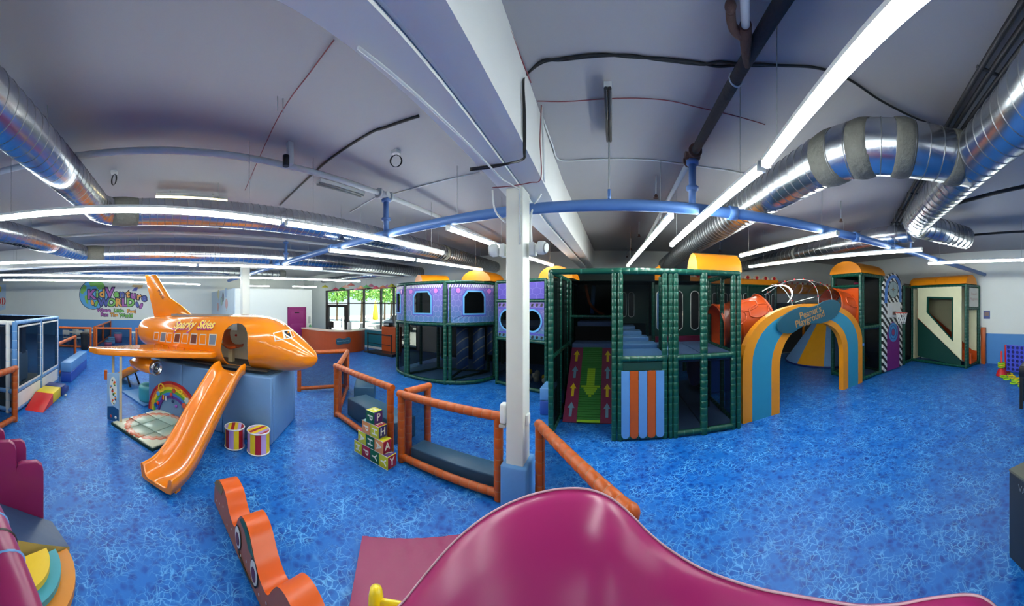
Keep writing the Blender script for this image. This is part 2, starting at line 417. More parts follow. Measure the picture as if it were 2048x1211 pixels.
tree(-33.5, 24, 6.2, 2.1, 'leafy green tree behind the storefront doorway side')
tree(-28.7, 24.5, 6.6, 2.2, 'leafy green tree behind the yellow patio parasol')
tree(-23.9, 25, 6.0, 2.2, 'leafy green tree between the two closed patio parasols')
tree(-19, 24, 6.8, 2.2, 'leafy green tree behind the purple patio parasol')
tree(-31, 31, 7, 3.0, 'tall leafy tree farthest back beyond the storefront')
def closed_parasol(x, y, rgb, nm, lab):
    t = thing('patio_parasol', (x, y, 0), lab, 'parasol', 'closed patio parasols')
    MB().tube([(x, y, 0), (x, y, 2.75)], .025, 8).build('pole', GREY, t)
    MB().lathe((x, y, 0), [(.05, 1.15), (.24, 1.25), (.2, 1.7), (.12, 2.2), (.03, 2.7)], 10).build('canopy', mat(nm, rgb, .6), t)
    MB().lathe((x, y, 0), [(.28, 0), (.28, .06), (.05, .1)], 14).build('base', BLACK, t)
closed_parasol(-16.6, 15.6, (250, 226, 40), 'parasol_yellow', 'closed yellow patio parasol outside the storefront')
closed_parasol(-14.2, 15.9, (96, 84, 190), 'parasol_purple', 'closed purple patio parasol outside the storefront')
def patio_table(x, y, lab):
    t = thing('patio_table', (x, y, 0), lab, 'table', 'patio tables'); k = mat('patio_metal', (92, 92, 94), .5)
    MB().lathe((x, y, 0), [(.5, .7), (.5, .73)], 18).build('table_top', k, t)
    for a in range(3): MB().tube([(x, y, .7), (x + .35 * cos(a * 2.1), y + .35 * sin(a * 2.1), 0)], .02, 6).build('leg', k, t)
patio_table(-16.2, 15.1, 'round metal patio table beside the yellow parasol'); patio_table(-13.6, 15.2, 'round metal patio table beside the purple parasol')
def patio_chair(x, y, a, lab):
    t = thing('patio_chair', (x, y, 0), lab, 'chair', 'patio chairs'); k = mat('patio_chair_metal', (70, 70, 74), .5); u, v = V((cos(a), sin(a), 0)), V((-sin(a), cos(a), 0)); o = V((x, y, 0))
    MB().box(o + V((0, 0, .45)), (.42, .42, .03), a).build('seat', k, t)
    MB().box(o - u * .2 + V((0, 0, .72)), (.03, .42, .4), a).build('backrest', k, t)
    for i in (-1, 1):
        for j in (-1, 1): MB().tube([o + u * (.19 * i) + v * (.19 * j), o + u * (.19 * i) + v * (.19 * j) + V((0, 0, .45))], .015, 6).build('leg', k, t)
patio_chair(-17.1, 14.8, .3, 'metal patio chair nearest the storefront door'); patio_chair(-15.4, 14.7, 2.8, 'metal patio chair between the two patio tables')
patio_chair(-14.4, 14.6, .6, 'metal patio chair left of the purple parasol table'); patio_chair(-12.9, 14.7, 2.6, 'metal patio chair right of the purple parasol table')
car = thing('parked_car', (-17.5, 20, 0), 'dark parked car beyond the patio tables', 'car')
MB().prism([(-19.4, 19.2, .35), (-19.4, 19.2, .85), (-18.7, 19.2, .95), (-18.2, 19.2, 1.4), (-16.7, 19.2, 1.4), (-16.1, 19.2, .95), (-15.3, 19.2, .85), (-15.3, 19.2, .35)], (0, 1.7, 0)).build('body', mat('car_paint', (58, 60, 66), .3, coat=.5), car, .08)
for x in (-18.5, -16.2): MB().lathe((x, 19.15, .33), [(.33, 0), (.33, .2)], 18, 0, (0, 1, 0)).build('wheel', BLACK, car)
MB().prism([(-18.5, 19.18, .98), (-18.12, 19.18, 1.33), (-16.8, 19.18, 1.33), (-16.4, 19.18, .98)], (0, -.02, 0)).build('side_window', mat('car_glass', (20, 24, 28), .1), car)

# ================================================================ lamps
HOUSE = mat('lamp_housing', (222, 226, 224), .5)
def strip(a, b, lab, z=3.62, w_=.062, hang=True):
    a, b = V((a[0], a[1], z)), V((b[0], b[1], z)); d = (b - a).normalized(); n = V((-d.y, d.x, 0)); up = V((0, 0, 1))
    t = thing('strip_light', (a + b) / 2, lab, 'strip light', 'suspended strip lights')
    L = (b - a).length; c = (a + b) / 2; ax = (d, n, up)
    MB().box(c + up * .045, (L, w_ + .01, .03), 0, 0, ax).build('housing', HOUSE, t)
    r = w_ / 2
    sec = [(-r, .03), (-r, 0), (-r * .7, -.02), (0, -.028), (r * .7, -.02), (r, 0), (r, .03)]
    MB().loft([[p + n * y + up * z_ for y, z_ in sec] for p in (a + d * .02, b - d * .02)], 0, False).build('diffuser', TUBE, t)
    for e, q in ((a, 1), (b, -1)): MB().box(e + d * (.01 * q) + up * .02, (.02, w_ + .02, .08), 0, 0, ax).build('end_cap', HOUSE, t)
    if hang:
        for k in (.12, .88):
            p = a.lerp(b, k); MB().tube([p + up * .05, V((p.x, p.y, ZC))], .004, 5).build('hanger', GREY, t)
strip((1.19, 2.12), (1.14, 5.58), 'lit strip light second from the camera beside the right duct')
strip((.84, .05), (1.19, 2.06), 'nearest lit strip light running off the top edge of the picture')
strip((.75, 3.72), (.45, 8.8), 'lit strip light in the middle above the green castle wall')
strip((-3.3, -2.3), (-3.72, 1.70), 'long lit strip light crossing in front of the left duct elbow')
strip((-3.72, 1.78), (-3.63, 5.5), 'lit strip light crossing in front of the blue pipe')
strip((-5.17, 3.5), (-4.8, 5.9), 'lit strip light left of the purple tower, nearer of two in line')
strip((-4.78, 5.96), (-4.3, 8.9), 'lit strip light above the purple tower, farther of two in line')
strip((-2.36, 3.7), (-2.2, 5.75), 'lit strip light just left of the white column top')
strip((-2.15, 6.6), (-1.8, 8.6), 'lit strip light seen right of the white column behind the lamp head')
strip((-7.0, -4.4), (-8.6, 1.2), 'long lit strip light at the left edge above the wing')
strip((-8.62, 1.28), (-8.1, 5.2), 'lit strip light above the airplane cockpit')
strip((-10.0, -6.2), (-12.9, -.5), 'lit strip light above the globe mural, upper of two')
strip((-12.9, -.4), (-11.6, 9.8), 'long lit strip light ending over the storefront')
strip((-12.4, -7.2), (-17.6, 2.7), 'lit strip light above the globe mural, lower of two')
strip((-18.2, 5.6), (-18.0, 7.4), 'short lit strip light above the office, left one')
strip((-17.6, 8.9), (-17.2, 10.6), 'short lit strip light above the office, right one')
strip((3.32, 3.4), (2.95, 6.3), 'lit strip light behind the blue pipe on the right')
strip((5.4, 3.0), (4.1, 8.1), 'long lit strip light above the clear crawl dome')
strip((7.35, 3.9), (7.55, .9), 'lit strip light above the slide tower at right edge')
strip((1.0, -7.5), (1.0, -3.0), 'added strip light, unseen behind the viewpoint in the right middle row')  # unseen lamps, this and the next two, added to brighten camera-facing sides
strip((5.8, -7.5), (5.8, -2.6), 'added strip light, unseen behind the viewpoint in the far right row')
strip((-3.2, -8.0), (-3.25, -3.2), 'added strip light, unseen behind the viewpoint in the left row')
def ceiling_lamp(a, b, lab, m, z=ZC - .12, wd=.16):
    a, b = V((a[0], a[1], z)), V((b[0], b[1], z)); d = (b - a).normalized(); n = V((-d.y, d.x, 0)); up = V((0, 0, 1)); c = (a + b) / 2; L = (b - a).length
    t = thing('ceiling_lamp', c, lab, 'lamp'); ax = (d, n, up)
    MB().box(c + up * .03, (L, wd, .05), 0, 0, ax).build('housing', HOUSE, t)
    for s in (-wd / 4, wd / 4): MB().tube([a + n * s - up * .01, b + n * s - up * .01], .018, 8).build('lamp_tube', m, t)
    for k in (.2, .8): p = a.lerp(b, k); MB().tube([p + up * .05, p + up * .14], .02, 6).build('mount', GREY, t)
ceiling_lamp((-5.6, .0), (-5.65, 1.4), 'warm lit two-tube ceiling lamp above the left duct', WARM)
ceiling_lamp((-4.2, 2.62), (-4.2, 3.6), 'unlit ceiling lamp left of the blue riser pipe', mat('unlit_tube', (120, 124, 126), .3))
ceiling_lamp((-.05, 2.75), (-.05, 3.65), 'narrow unlit ceiling lamp right of the concrete beam', mat('unlit_dark', (46, 46, 50), .3), wd=.075)

# ================================================================ ducts
def duct(pts, r, lab, rings=.2, collars=(), smooth=True, n=28, sc=1.0667):
    q_ = lambda p: V((p[0] * sc, min(p[1] * sc, YF - .02), p[2]))
    pts = [q_(p) for p in pts]; r *= sc; collars = [(q_(a), q_(b)) for a, b in collars]
    t = thing('air_duct', pts[0], lab, 'duct')
    MB().tube(pts, r, n).build('duct_body', STEEL, t)
    mb = MB(); acc = rings
    for i in range(len(pts) - 1):
        a, b = pts[i], pts[i + 1]; L = (b - a).length; d = (b - a) / L if L else V((1, 0, 0)); s = acc
        while s < L:
            p = a + d * s; mb.tube([p - d * .006, p, p + d * .006], [r * 1.0, r * 1.022, r * 1.0], n, 0, (False, False)); s += rings
        acc = s - L
    mb.build('seam_rings', SEAM, t, kind='stuff')
    for i in range(len(pts) - 1):
        a, b = pts[i], pts[i + 1]; L = (b - a).length
        for k in range(int(L / 2.6)):
            c_ = a.lerp(b, (k + .5) / int(L / 2.6)); MB().tube([c_ + V((0, 0, r)), V((c_.x, c_.y, ZC))], .006, 5).build('hanger_rod', GREY, t)
    for a, b in collars:
        a, b = V(a), V(b)
        k = [a.lerp(b, i / 4) for i in range(5)]
        MB().tube(k, [r * 1.01, r * 1.05, r * 1.07, r * 1.05, r * 1.01], n).build('sealed_collar', MASTIC, t)
    return t
def arc(c, r, a0, a1, z, n=8): return [V((c[0] + r * cos(a0 + (a1 - a0) * i / n), c[1] + r * sin(a0 + (a1 - a0) * i / n), z)) for i in range(n + 1)]
ZD = 4.1
duct([(-1.3, -1.24, ZD), (-4.25, -.93, ZD)] + arc((-4.35, -.47), .45, -pi / 2, -pi, ZD)[1:] + [(-4.8, 5.6, ZD), (-4.8, YF - .02, ZD)], .22, 'near silver duct crossing the upper left with an elbow', .13,
     [((-4.72, -.72, ZD), (-4.8, -.3, ZD)), ((-4.8, 7.2, ZD), (-4.8, 7.35, ZD))])
duct([(-4.2, -3.35, ZD), (-8.2, -2.3, ZD)] + arc((-8.3, -1.75), .5, -pi / 2, -pi, ZD)[2:] + [(-8.75, 5.6, ZD), (-8.75, YF - .3, ZD)], .24, 'second silver duct at the left edge, behind the near one', .16,
     [((-8.62, -2.1, ZD), (-8.8, -1.6, ZD))])
duct([(-13.6, -12, ZD), (-13.6, 6.4, ZD)], .18, 'far silver duct running above the globe mural wall', .3, [((-13.6, 6.1, ZD), (-13.6, 6.45, ZD))])
duct([(-17.5, 11.3, 4.1), (-11.1, 11.3, 4.1)], .17, 'thin grey duct above the storefront windows', .12, sc=1.0)
T0, T1 = V((2.2, 1.62, ZD)), V((2.95, 1.02, ZD))
duct([(2.02, YF - .02, ZD), (2.05, 2.35, ZD), (2.08, 2.05, ZD), (2.18, 1.78, ZD), (2.36, 1.56, ZD), T1], .255, 'large silver duct with elbow at upper right', .15,
     [((2.05, 2.32, ZD), (2.09, 2.06, ZD)), ((2.12, 1.95, ZD), (2.2, 1.75, ZD)), ((2.3, 1.62, ZD), (2.44, 1.49, ZD)), ((2.72, 1.24, ZD), (2.84, 1.13, ZD))])
duct([(1.5, -.25, ZD), (2.3, .42, ZD), (4.4, 2.5, ZD), (4.62, 2.7, ZD), (4.9, 2.78, ZD), (5.3, 2.68, ZD), (6.3, 2.36, ZD)], .25, 'large silver duct running diagonally off the right edge', .16)
duct([(5.2, YF - .02, ZD), (5.2, 3.9, ZD), (5.35, 3.2, ZD)], .2, 'silver duct behind the blue pipe on the right, toward the front wall', .25, [((5.2, 7.0, ZD), (5.2, 7.15, ZD))])

# ================================================================ pipes, cables
def pipe(pts, r, m, lab, name='pipe', n=12, parts=()):
    t = MB().tube(pts, r, n).build(name, m); tag(t, lab, 'pipe')
    return t
YP, ZP = 3.72, 3.75
bp_ = thing('sprinkler_main', (0, YP, ZP), 'thick blue sprinkler main crossing the whole room below the beam', 'pipe')
MB().tube([(-15.5, 3.95, 3.72), (-9.0, 3.9, 3.74), (-5.5, 3.8, ZP), (-1, YP, ZP), (5.0, YP, ZP), (XR - .02, 3.5, 3.68)], .072, 16).build('main_pipe', PIPEB, bp_)
for x, y in ((-8.35, 3.89), (-5.5, 3.8), (1.62, YP), (4.1, YP)): MB().tube([(x - .06, y, ZP), (x + .06, y, ZP)], .095, 14).build('coupling', PIPEB, bp_)
for x, y in ((-3.72, 3.76), (1.04, YP), (-8.1, 3.88)):
    MB().tube([(x, y, ZP), (x, y, 4.42)], .05, 12).build('riser', PIPEB, bp_)
    for z in (4.02, 4.36): MB().lathe((x, y, z), [(.05, -.03), (.085, -.02), (.085, .02), (.05, .03)], 12).build('flange', PIPEB, bp_)
MB().tube([(6.0, 3.66, 3.74), (6.0, 3.66, 4.2)], .03, 8).build('riser', PIPEB, bp_)
MB().tube([(-.05, YP, ZP + .05), (-.05, YP, 3.95)], .02, 8).build('hanger_socket', PIPEB, bp_); MB().tube([(-.05, YP, 3.95), (-.05, YP, ZC)], .012, 6).build('hanger_rod', GREY, bp_)
pipe([(-3.72, -13.5, 4.45), (-3.72, YF, 4.45)], .042, PIPEW, 'white sprinkler branch pipe along the left ceiling bay')
pipe([(-8.1, -13.5, 4.45), (-8.1, YF, 4.45)], .042, PIPEW, 'white sprinkler branch pipe behind the near left duct')
blk = MB().tube([(1.03, .3, 4.45), (1.04, 3.6, 4.45)], .055, 12).build('insulated_pipe', mat('pipe_insulation', (48, 46, 50), .8, bump=.5, bscale=20)); tag(blk, 'black insulated pipe at the upper right of the ceiling', 'pipe')
pipe([(1.04, 3.62, 4.45), (1.04, YF, 4.45)], .04, PIPEW, 'white pipe continuing behind the black insulated pipe')
RUST = mat('rusty_iron', (84, 58, 50), .7, bump=.4, bscale=40, var=.3, vscale=20)
VP = lambda px, py: P(px, py, 4.42)
fv = thing('drain_valve', VP(1490, 80), 'rusty drain valve and elbow beside the black insulated pipe', 'valve')
MB().tube([VP(1494, 130), VP(1492, 90), VP(1491, 50)], [.03, .045, .045], 10).build('tee', RUST, fv)
MB().tube(smoothpath([VP(1489, 72), VP(1476, 66), VP(1466, 54), VP(1462, 38), VP(1461, 20)], 5), [.034] * 21, 10).build('elbow', RUST, fv)
MB().ball(VP(1461, 13), .04, 12, 8).build('plug', RUST, fv)
MB().tube([VP(1491, 50), VP(1489, -30)], .032, 10).build('nipple', PIPEW, fv)
MB().tube(ellipse((1.04, 2.32, 4.45), (1, 0, 0), (0, 0, 1), .06, .06, 14) + [V((1.1, 2.32, 4.45))], .008, 6).build('clamp_ring', PIPEW, fv)
for x in (-3.72, 1.04):
    y = 3.72; t = thing('pipe_tee', (x, y, 4.45), ('rusty' if x > 0 else 'white') + ' pipe tee on top of the blue riser ' + ('right' if x > 0 else 'left') + ' of the beam', 'pipe fitting'); k = RUST if x > 0 else PIPEW
    MB().tube([(x, y - .14, 4.45), (x, y + .14, 4.45)], .065, 12).build('tee_body', k, t)
    MB().tube([(x - .1, y, 4.45), (x + .1, y, 4.45)], .045, 12).build('tee_branch', k, t)
    for d in (-.14, .14): MB().lathe((x, y + d, 4.45), [(.09, -.02), (.09, .02)], 10, 0, (0, 1, 0)).build('clamp', k, t)
def cable(pts, r, m, lab, cat='cable', n=6, sm=6): return tag(MB().tube(smoothpath(pts, sm) if sm else pts, r, n).build('cable', m), lab, cat)
C = lambda px, py, dz=.015: P(px, py, ZC - dz)
BF = lambda px, py: PX(px, py, -.775)
SO = lambda px, py: P(px, py, 3.885)
pr = thing('cable_pair', C(1200, 110), 'pair of black cables draped over the beam and across the ceiling', 'cable')
for k, o in enumerate((0, 3)):
    MB().tube(smoothpath([SO(940, 337 + o), SO(980, 332 + o), SO(1020, 326), BF(1046, 318), BF(1048 + o * .6, 300), BF(1048 + o * .6, 230), BF(1047, 170), C(1052, 150), C(1085, 125 - o), C(1125, 117 + o), C(1200, 109 + o), C(1260, 114 - o), C(1320, 117 + o), C(1400, 126 + o), C(1440, 133 - 3 * o), C(1500, 128 + o), C(1560, 131), C(1640, 137), C(1700, 160), C(1760, 200), C(1830, 236), C(1900, 262)], 6), .011, 6).build('cable', BROWNC, pr)
cable([C(560, 410), C(610, 362), C(660, 318), C(740, 266), C(770, 255), C(838, 232)], .016, BROWNC, 'black cable on the ceiling left of the beam')
cable([C(490, 380), C(540, 268), C(575, 205), C(620, 145), C(668, 80)], .006, REDW, 'thin dark red wire on the left ceiling')
cable([BF(1083, 205), BF(1080, 280), BF(1082, 355), SO(1060, 365), SO(1020, 372), SO(985, 375)], .006, REDW, 'thin red wire hanging below the beam at the column')
cable([C(1000, 5), C(1040, 110), C(1062, 165)], .006, REDW, 'thin red wire along the beam and ceiling corner')
cable([C(1075, 202), C(1150, 202), C(1320, 199), C(1390, 213), C(1430, 222), C(1530, 249)], .005, REDW, 'thin dark wire crossing the ceiling right of the beam')
cable([C(1085, 235), C(1105, 290), C(1120, 320), C(1180, 319), C(1300, 320), C(1380, 330), C(1490, 347)], .012, PIPEW, 'grey conduit crossing the ceiling right of the beam', 'conduit')
cable([C(755, 392), C(700, 425)], .012, PIPEW, 'short grey conduit left of the blue riser', 'conduit', 6, 0)
cable([C(780, 390), C(870, 365), C(960, 345)], .012, PIPEW, 'grey conduit from riser tee toward the beam', 'conduit', 6, 0)
cable([PY(1063, 485, 3.66), PY(1063, 425, 3.66), PY(1085, 380, 3.66), BF(1088, 340), BF(1084, 215)], .014, PIPEW, 'white conduit rising from the right column lamp up the beam', 'conduit', 8, 4)
cable([PY(1011, 445, 3.3), PY(990, 420, 3.3), PY(985, 380, 3.3)], .012, PIPEW, 'white conduit bending onto the left side of the column', 'conduit', 8, 4)
cable([(-1.1, 3.31, 3.2), (-1.1, 3.31, 3.86), (-1.2, 3.0, 3.87), (-1.2, 1, 3.87)], .01, PIPEW, 'white conduit running up the column front and along the beam', 'conduit', 6, 0)
for px, py, lab in ((228, 358, 'coil of black wire hanging from the ceiling above the left duct'), (792, 318, 'coil of grey wire hanging from a ceiling box left of the beam')):
    c = C(px, py - 16, .0); t = thing('wire_coil', c, lab, 'wire coil')
    for k in range(3): MB().tube(ellipse(c - V((0, 0, .14)), V((.8, .5 + .1 * k, 0)).normalized(), (0, 0, 1), .075 + .006 * k, .085, 18) + [c - V((0, 0, .14)) + V((.8, .5 + .1 * k, 0)).normalized() * (.075 + .006 * k)], .005, 5).build('wire', BROWNC, t)
    MB().box(c - V((0, 0, .02)), (.1, .1, .04)).build('ceiling_box', PIPEW, t)
for px, py in ((555, 218), (566, 222)):
    c = C(px, py - 25); tag(MB().tube([c, c - V((0, 0, .16))], .006, 5).build('threaded_rod', GREY), 'thin ' + ('left' if px == 555 else 'right') + ' rod of the pair hanging left of the beam', 'rod')
t = thing('ceiling_camera', C(580, 285), 'small black camera on a white bracket under the left ceiling', 'camera')
c = C(580, 285, 0); MB().box(c - V((0, 0, .15)), (.08, .08, .3)).build('bracket', PIPEW, t, .01); MB().tube([c + V((.02, -.07, -.2)), c + V((.02, -.07, -.34))], .045, 10).build('camera_body', BLACK, t)
# sprinkler heads
for i, (px, py) in enumerate(((1278, 470), (1262, 498), (1254, 513), (1312, 392), (1682, 440), (440, 455), (820, 500), (1440, 500))):
    c = P(px, py, 4.3) if i < 4 else P(px, py, 4.25)
    t = thing('ceiling_sprinkler', c, 'small sprinkler head ' + ['over the middle strip light, nearest of three', 'over the middle strip light, second of three', 'over the middle strip light, farthest of three', 'just above the blue pipe right of the beam', 'on a rod right of the big duct', 'above the left far duct', 'above the storefront side strip lights', 'beside the right strip light'][i], 'sprinkler')
    MB().tube([c + V((0, 0, ZC - c.z)), c], .012, 6).build('drop', PIPEW, t); MB().lathe(c, [(.02, .03), (.035, 0), (.02, -.02), (.045, -.03), (.045, -.035)], 10).build('head', RUST, t)
# cable tray on the right
tr = thing('cable_tray', (4, 2, ZC - .06), 'dark metal cable tray under the ceiling at the right edge', 'cable tray')
a, b = V((1.8, .0, ZC - .06)), V((7.8, 5.7, ZC - .06)); n = (b - a).normalized().cross(V((0, 0, 1)))
for s in (-.1, 0, .1): MB().tube([a + n * s, b + n * s], .03, 6).build('tray_rail', mat('dark_steel', (60, 60, 64), .5, .6), tr)
for k in range(9):
    p = a.lerp(b, k / 8); MB().tube([p - n * .14, p + n * .14], .015, 6).build('tray_rung', MATS['dark_steel'], tr)
pipe([(7.3, 2.9, 4.3), (7.2, .2, 4.3)], .03, mat('black_pipe', (34, 34, 38), .5), 'black pipe under the ceiling right of the diagonal duct, lower')
pipe([(5.25, 2.3, 4.42), (4.2, -.9, 4.42)], .035, MATS['black_pipe'], 'black pipe under the ceiling right of the diagonal duct, upper')
# emergency lamp on the column
for s, lab, c in ((1, 'white emergency lamp head on the right of the column', V((-.93, 3.5, 3.17))), (-1, 'white emergency lamp head on the left of the column', V((-1.41, 3.42, 3.16)))):
    t = thing('emergency_lamp', c, lab, 'lamp')
    MB().box(c + V((-.06 * s, 0, .0)), (.07, .14, .16)).build('mount_box', HOUSE, t, .01)
    MB().lathe(c + V((.0, 0, .02)), [(.05, 0), (.085, .03), (.085, .09), (.06, .13)], 14, 0, (s, -.3, -.15)).build('lamp_head', HOUSE, t)
    MB().lathe(c + V((.0, 0, .02)), [(.07, .125), (.05, .135)], 14, 0, (s, -.3, -.15)).build('lens', GREY, t)
t = thing('sanitiser_dispenser', (-1.32, 3.36, 1.1), 'white sanitiser dispenser on the left of the column', 'dispenser')
MB().bb((-1.36, 3.3, 1.02), (-1.28, 3.42, 1.26)).build('dispenser_body', HOUSE, t, .02); MB().bb((-1.37, 3.31, .97), (-1.29, 3.41, 1.0)).build('drip_tray', GREY, t)
t = thing('wall_switch_box', (-1.05, 3.45, 1.1), 'small white box on the right side of the column', 'switch box')
MB().bb((-1.06, 3.4, 1.0), (-1.02, 3.5, 1.13)).build('box_body', HOUSE, t, .01)
# ================================================================ airplane playhouse
A0 = V((-4.70, 1.97, 0)); U = V((.7214, .6924, 0)).normalized(); NN = V((-U.y, U.x, 0)); UP = V((0, 0, 1))
def W(t, n, z=0.): return A0 + U * t + NN * n + UP * z
SEC = [(-3.95, 1.84, 1.76, .03), (-3.92, 2.0, 1.55, .22), (-3.8, 2.1, 1.42, .38), (-3.5, 2.15, 1.33, .48), (-3.0, 2.20, 1.26, .55), (-2.0, 2.24, 1.2, .6), (-1.2, 2.26, 1.19, .61), (-.6, 2.25, 1.19, .61),
       (-.3, 2.21, 1.19, .59), (-.1, 2.13, 1.19, .56), (.1, 1.99, 1.2, .5), (.3, 1.84, 1.22, .42), (.45, 1.71, 1.25, .33), (.57, 1.6, 1.3, .22), (.63, 1.53, 1.36, .12), (.66, 1.46, 1.43, .02)]
def fus_rings(k=1.0, n=48):
    ps = smoothpath([V((s[0], s[1], s[2])) for s in SEC], 5); ws = smoothpath([V((s[3], 0, 0)) for s in SEC], 5); rings = []
    for p, w_ in zip(ps, ws):
        zc, rz, rw = (p.y + p.z) / 2, (p.y - p.z) / 2 * k, w_.x * k; r = []
        for i in range(n):
            a = 2 * pi * i / n; c, s = cos(a), sin(a)
            r.append(W(p.x, .65 + rw * math.copysign(abs(c) ** .88, c), zc + rz * math.copysign(abs(s) ** .88, s)))
        rings.append(r)
    return rings
jet = thing('airplane_playhouse', W(-1.6, .65), 'large glossy orange play airplane on a light blue padded base', 'airplane')
fm = MB(); fm.loft(fus_rings()); fm2 = MB(); fm2.loft(fus_rings())
inner = MB(); inner.loft(fus_rings(.955)[4:-6], 1)
shell = MB(); shell.loft(fus_rings()); inr = fus_rings(.955)[4:-6]; shell.loft([r[::-1] for r in inr], 1)
so_ = shell.build('fuselage', [PLANE, mat('cabin_cream', (218, 212, 196), .5)])
def door_outline():
    out = [W(-1.08, 0, 1.27), W(-.54, 0, 1.27), W(-.50, 0, 1.6)]
    for i in range(9): a = pi * i / 8; out.append(W(-.78 + .28 * cos(a), 0, 1.84 + .27 * sin(a)))
    return out + [W(-1.1, 0, 1.6)]
cut = MB().prism([p - NN * .4 for p in door_outline()], NN * .75).prism([W(-2.7, .4, 2.1), W(-1.12, .4, 2.1), W(-1.12, .9, 2.1), W(-2.7, .9, 2.1)], UP * .5).build('cutter', PLANE)
md = so_.modifiers.new('door', 'BOOLEAN'); md.operation = 'DIFFERENCE'; md.object = cut; md.solver = 'EXACT'
dg = bpy.context.evaluated_depsgraph_get(); dg.update()
me = bpy.data.meshes.new_from_object(so_.evaluated_get(dg)); so_.modifiers.clear(); so_.data = me
me.set_sharp_from_angle(angle=.7)
bpy.data.objects.remove(cut); adopt(so_, jet)
bvh = BVHTree.FromPolygons([V(p) for p in fm.v], fm.f)
def hit(px, py):
    h = bvh.ray_cast(EYEV, ray(px, py).normalized(), 30)
    return (h[0], h[1] if h[1].dot(ray(px, py)) < 0 else -h[1]) if h[0] is not None else None
def surf_ring(quad, shrink, off, m, nm, par, sub=4, fill=False):
    cx_, cy_ = sum(q[0] for q in quad) / 4, sum(q[1] for q in quad) / 4; o = []; i_ = []
    for k in range(4):
        a, b = quad[k], quad[(k + 1) % 4]
        for j in range(sub):
            x, y = a[0] + (b[0] - a[0]) * j / sub, a[1] + (b[1] - a[1]) * j / sub
            for lst, s in ((o, 1.), (i_, shrink)):
                h = hit(cx_ + (x - cx_) * s, cy_ + (y - cy_) * s)
                if h is None: return None
                lst.append(h[0] + h[1] * off)
    mb = MB()
    if fill:
        c = hit(cx_, cy_); mb.add(o + [c[0] + c[1] * off], [(k, (k + 1) % len(o), len(o)) for k in range(len(o))], 0, True)
    else: n_ = len(o); mb.add(o + i_, [(k, (k + 1) % n_, n_ + (k + 1) % n_, n_ + k) for k in range(n_)], 0, True)
    return mb.build(nm, m, par)
TRIM = mat('window_trim', (214, 206, 190), .35); PANEB = mat('brown_pane', (116, 66, 48), .12, coat=.5); PANEG = mat('grey_pane', (120, 132, 150), .1, coat=.5)
q6 = lambda L: [(280 + x / 6.055, 540 + y / 6.055) for x, y in L]
wl = [([(258, 750), (322, 752), (306, 868), (240, 862)], PANEG), ([(335, 755), (398, 757), (380, 877), (316, 870)], None), ([(425, 760), (495, 762), (478, 882), (405, 875)], PANEB), ([(522, 765), (590, 767), (575, 890), (498, 882)], None),
      ([(622, 765), (697, 768), (685, 900), (602, 895)], PANEB), ([(730, 772), (807, 775), (797, 905), (712, 898)], None), ([(842, 770), (935, 775), (915, 912), (828, 908)], PANEG), ([(175, 748), (235, 750), (222, 850), (165, 842)], None)]
for q, pm in wl:
    q = q6(q); f = surf_ring(q, .82, .007, TRIM, 'cabin_window', jet)
    if f is not None and pm: surf_ring([(sum(a[0] for a in q) / 4 + (p[0] - sum(a[0] for a in q) / 4) * .83, sum(a[1] for a in q) / 4 + (p[1] - sum(a[1] for a in q) / 4) * .83) for p in q], 1, .005, pm, 'pane', f, 4, True)
q7 = lambda L: [(430 + x / 7.568, 620 + y / 7.568) for x, y in L]
for q, pm in (([(875, 345), (1030, 305), (1060, 440), (905, 475)], None), ([(1030, 305), (1125, 300), (1168, 425), (1062, 440)], mat('cockpit_glass', (52, 50, 52), .08, coat=.5)), ([(1125, 300), (1158, 305), (1205, 400), (1168, 422)], None)):
    q = q7(q); f = surf_ring(q, .78, .008, TRIM, 'cockpit_window', jet)
    if f is not None and pm: surf_ring(q, 1, .004, pm, 'pane', f, 4, True)
# door trim ring, cabin interior
MB().prism([W(-3.2, .15, 1.24), W(-.15, .15, 1.24), W(-.15, 1.15, 1.24), W(-3.2, 1.15, 1.24)], (0, 0, .025)).build('cabin_floor', mat('cabin_floor_dark', (62, 56, 50), .7), jet)
seat = MB(); sp_ = [W(-1.31, .62, 1.93), W(-1.33, .62, 1.78), W(-1.28, .62, 1.62), W(-1.15, .62, 1.57), W(-.99, .62, 1.6)]
seat.loft([[p + NN * x + UP * z for x, z in ((-.17, .03), (-.15, 0), (.15, 0), (.17, .03), (.15, -.03), (-.15, -.03))] for p in smoothpath(sp_, 4)], 0, True)
st = seat.build('cabin_seat', ODARK, jet)
MB().box(W(-1.19, .62, 1.41), (.1, .1, .3), atan2(U.y, U.x)).build('seat_post', TAN, jet)
for t_, z in ((-1.75, 1.75), (-1.4, 1.75), (-1.72, 1.5), (-1.38, 1.5)): MB().lathe(W(t_, 1.17, z), [(.03, 0), (.02, .03)], 8, 0, -NN).build('cabin_knob', RED, jet)
MB().box(W(-1.42, 1.13, 1.95), (.16, .02, .16), atan2(U.y, U.x)).build('far_window', mat('far_window_light', (226, 230, 232), .3), jet)
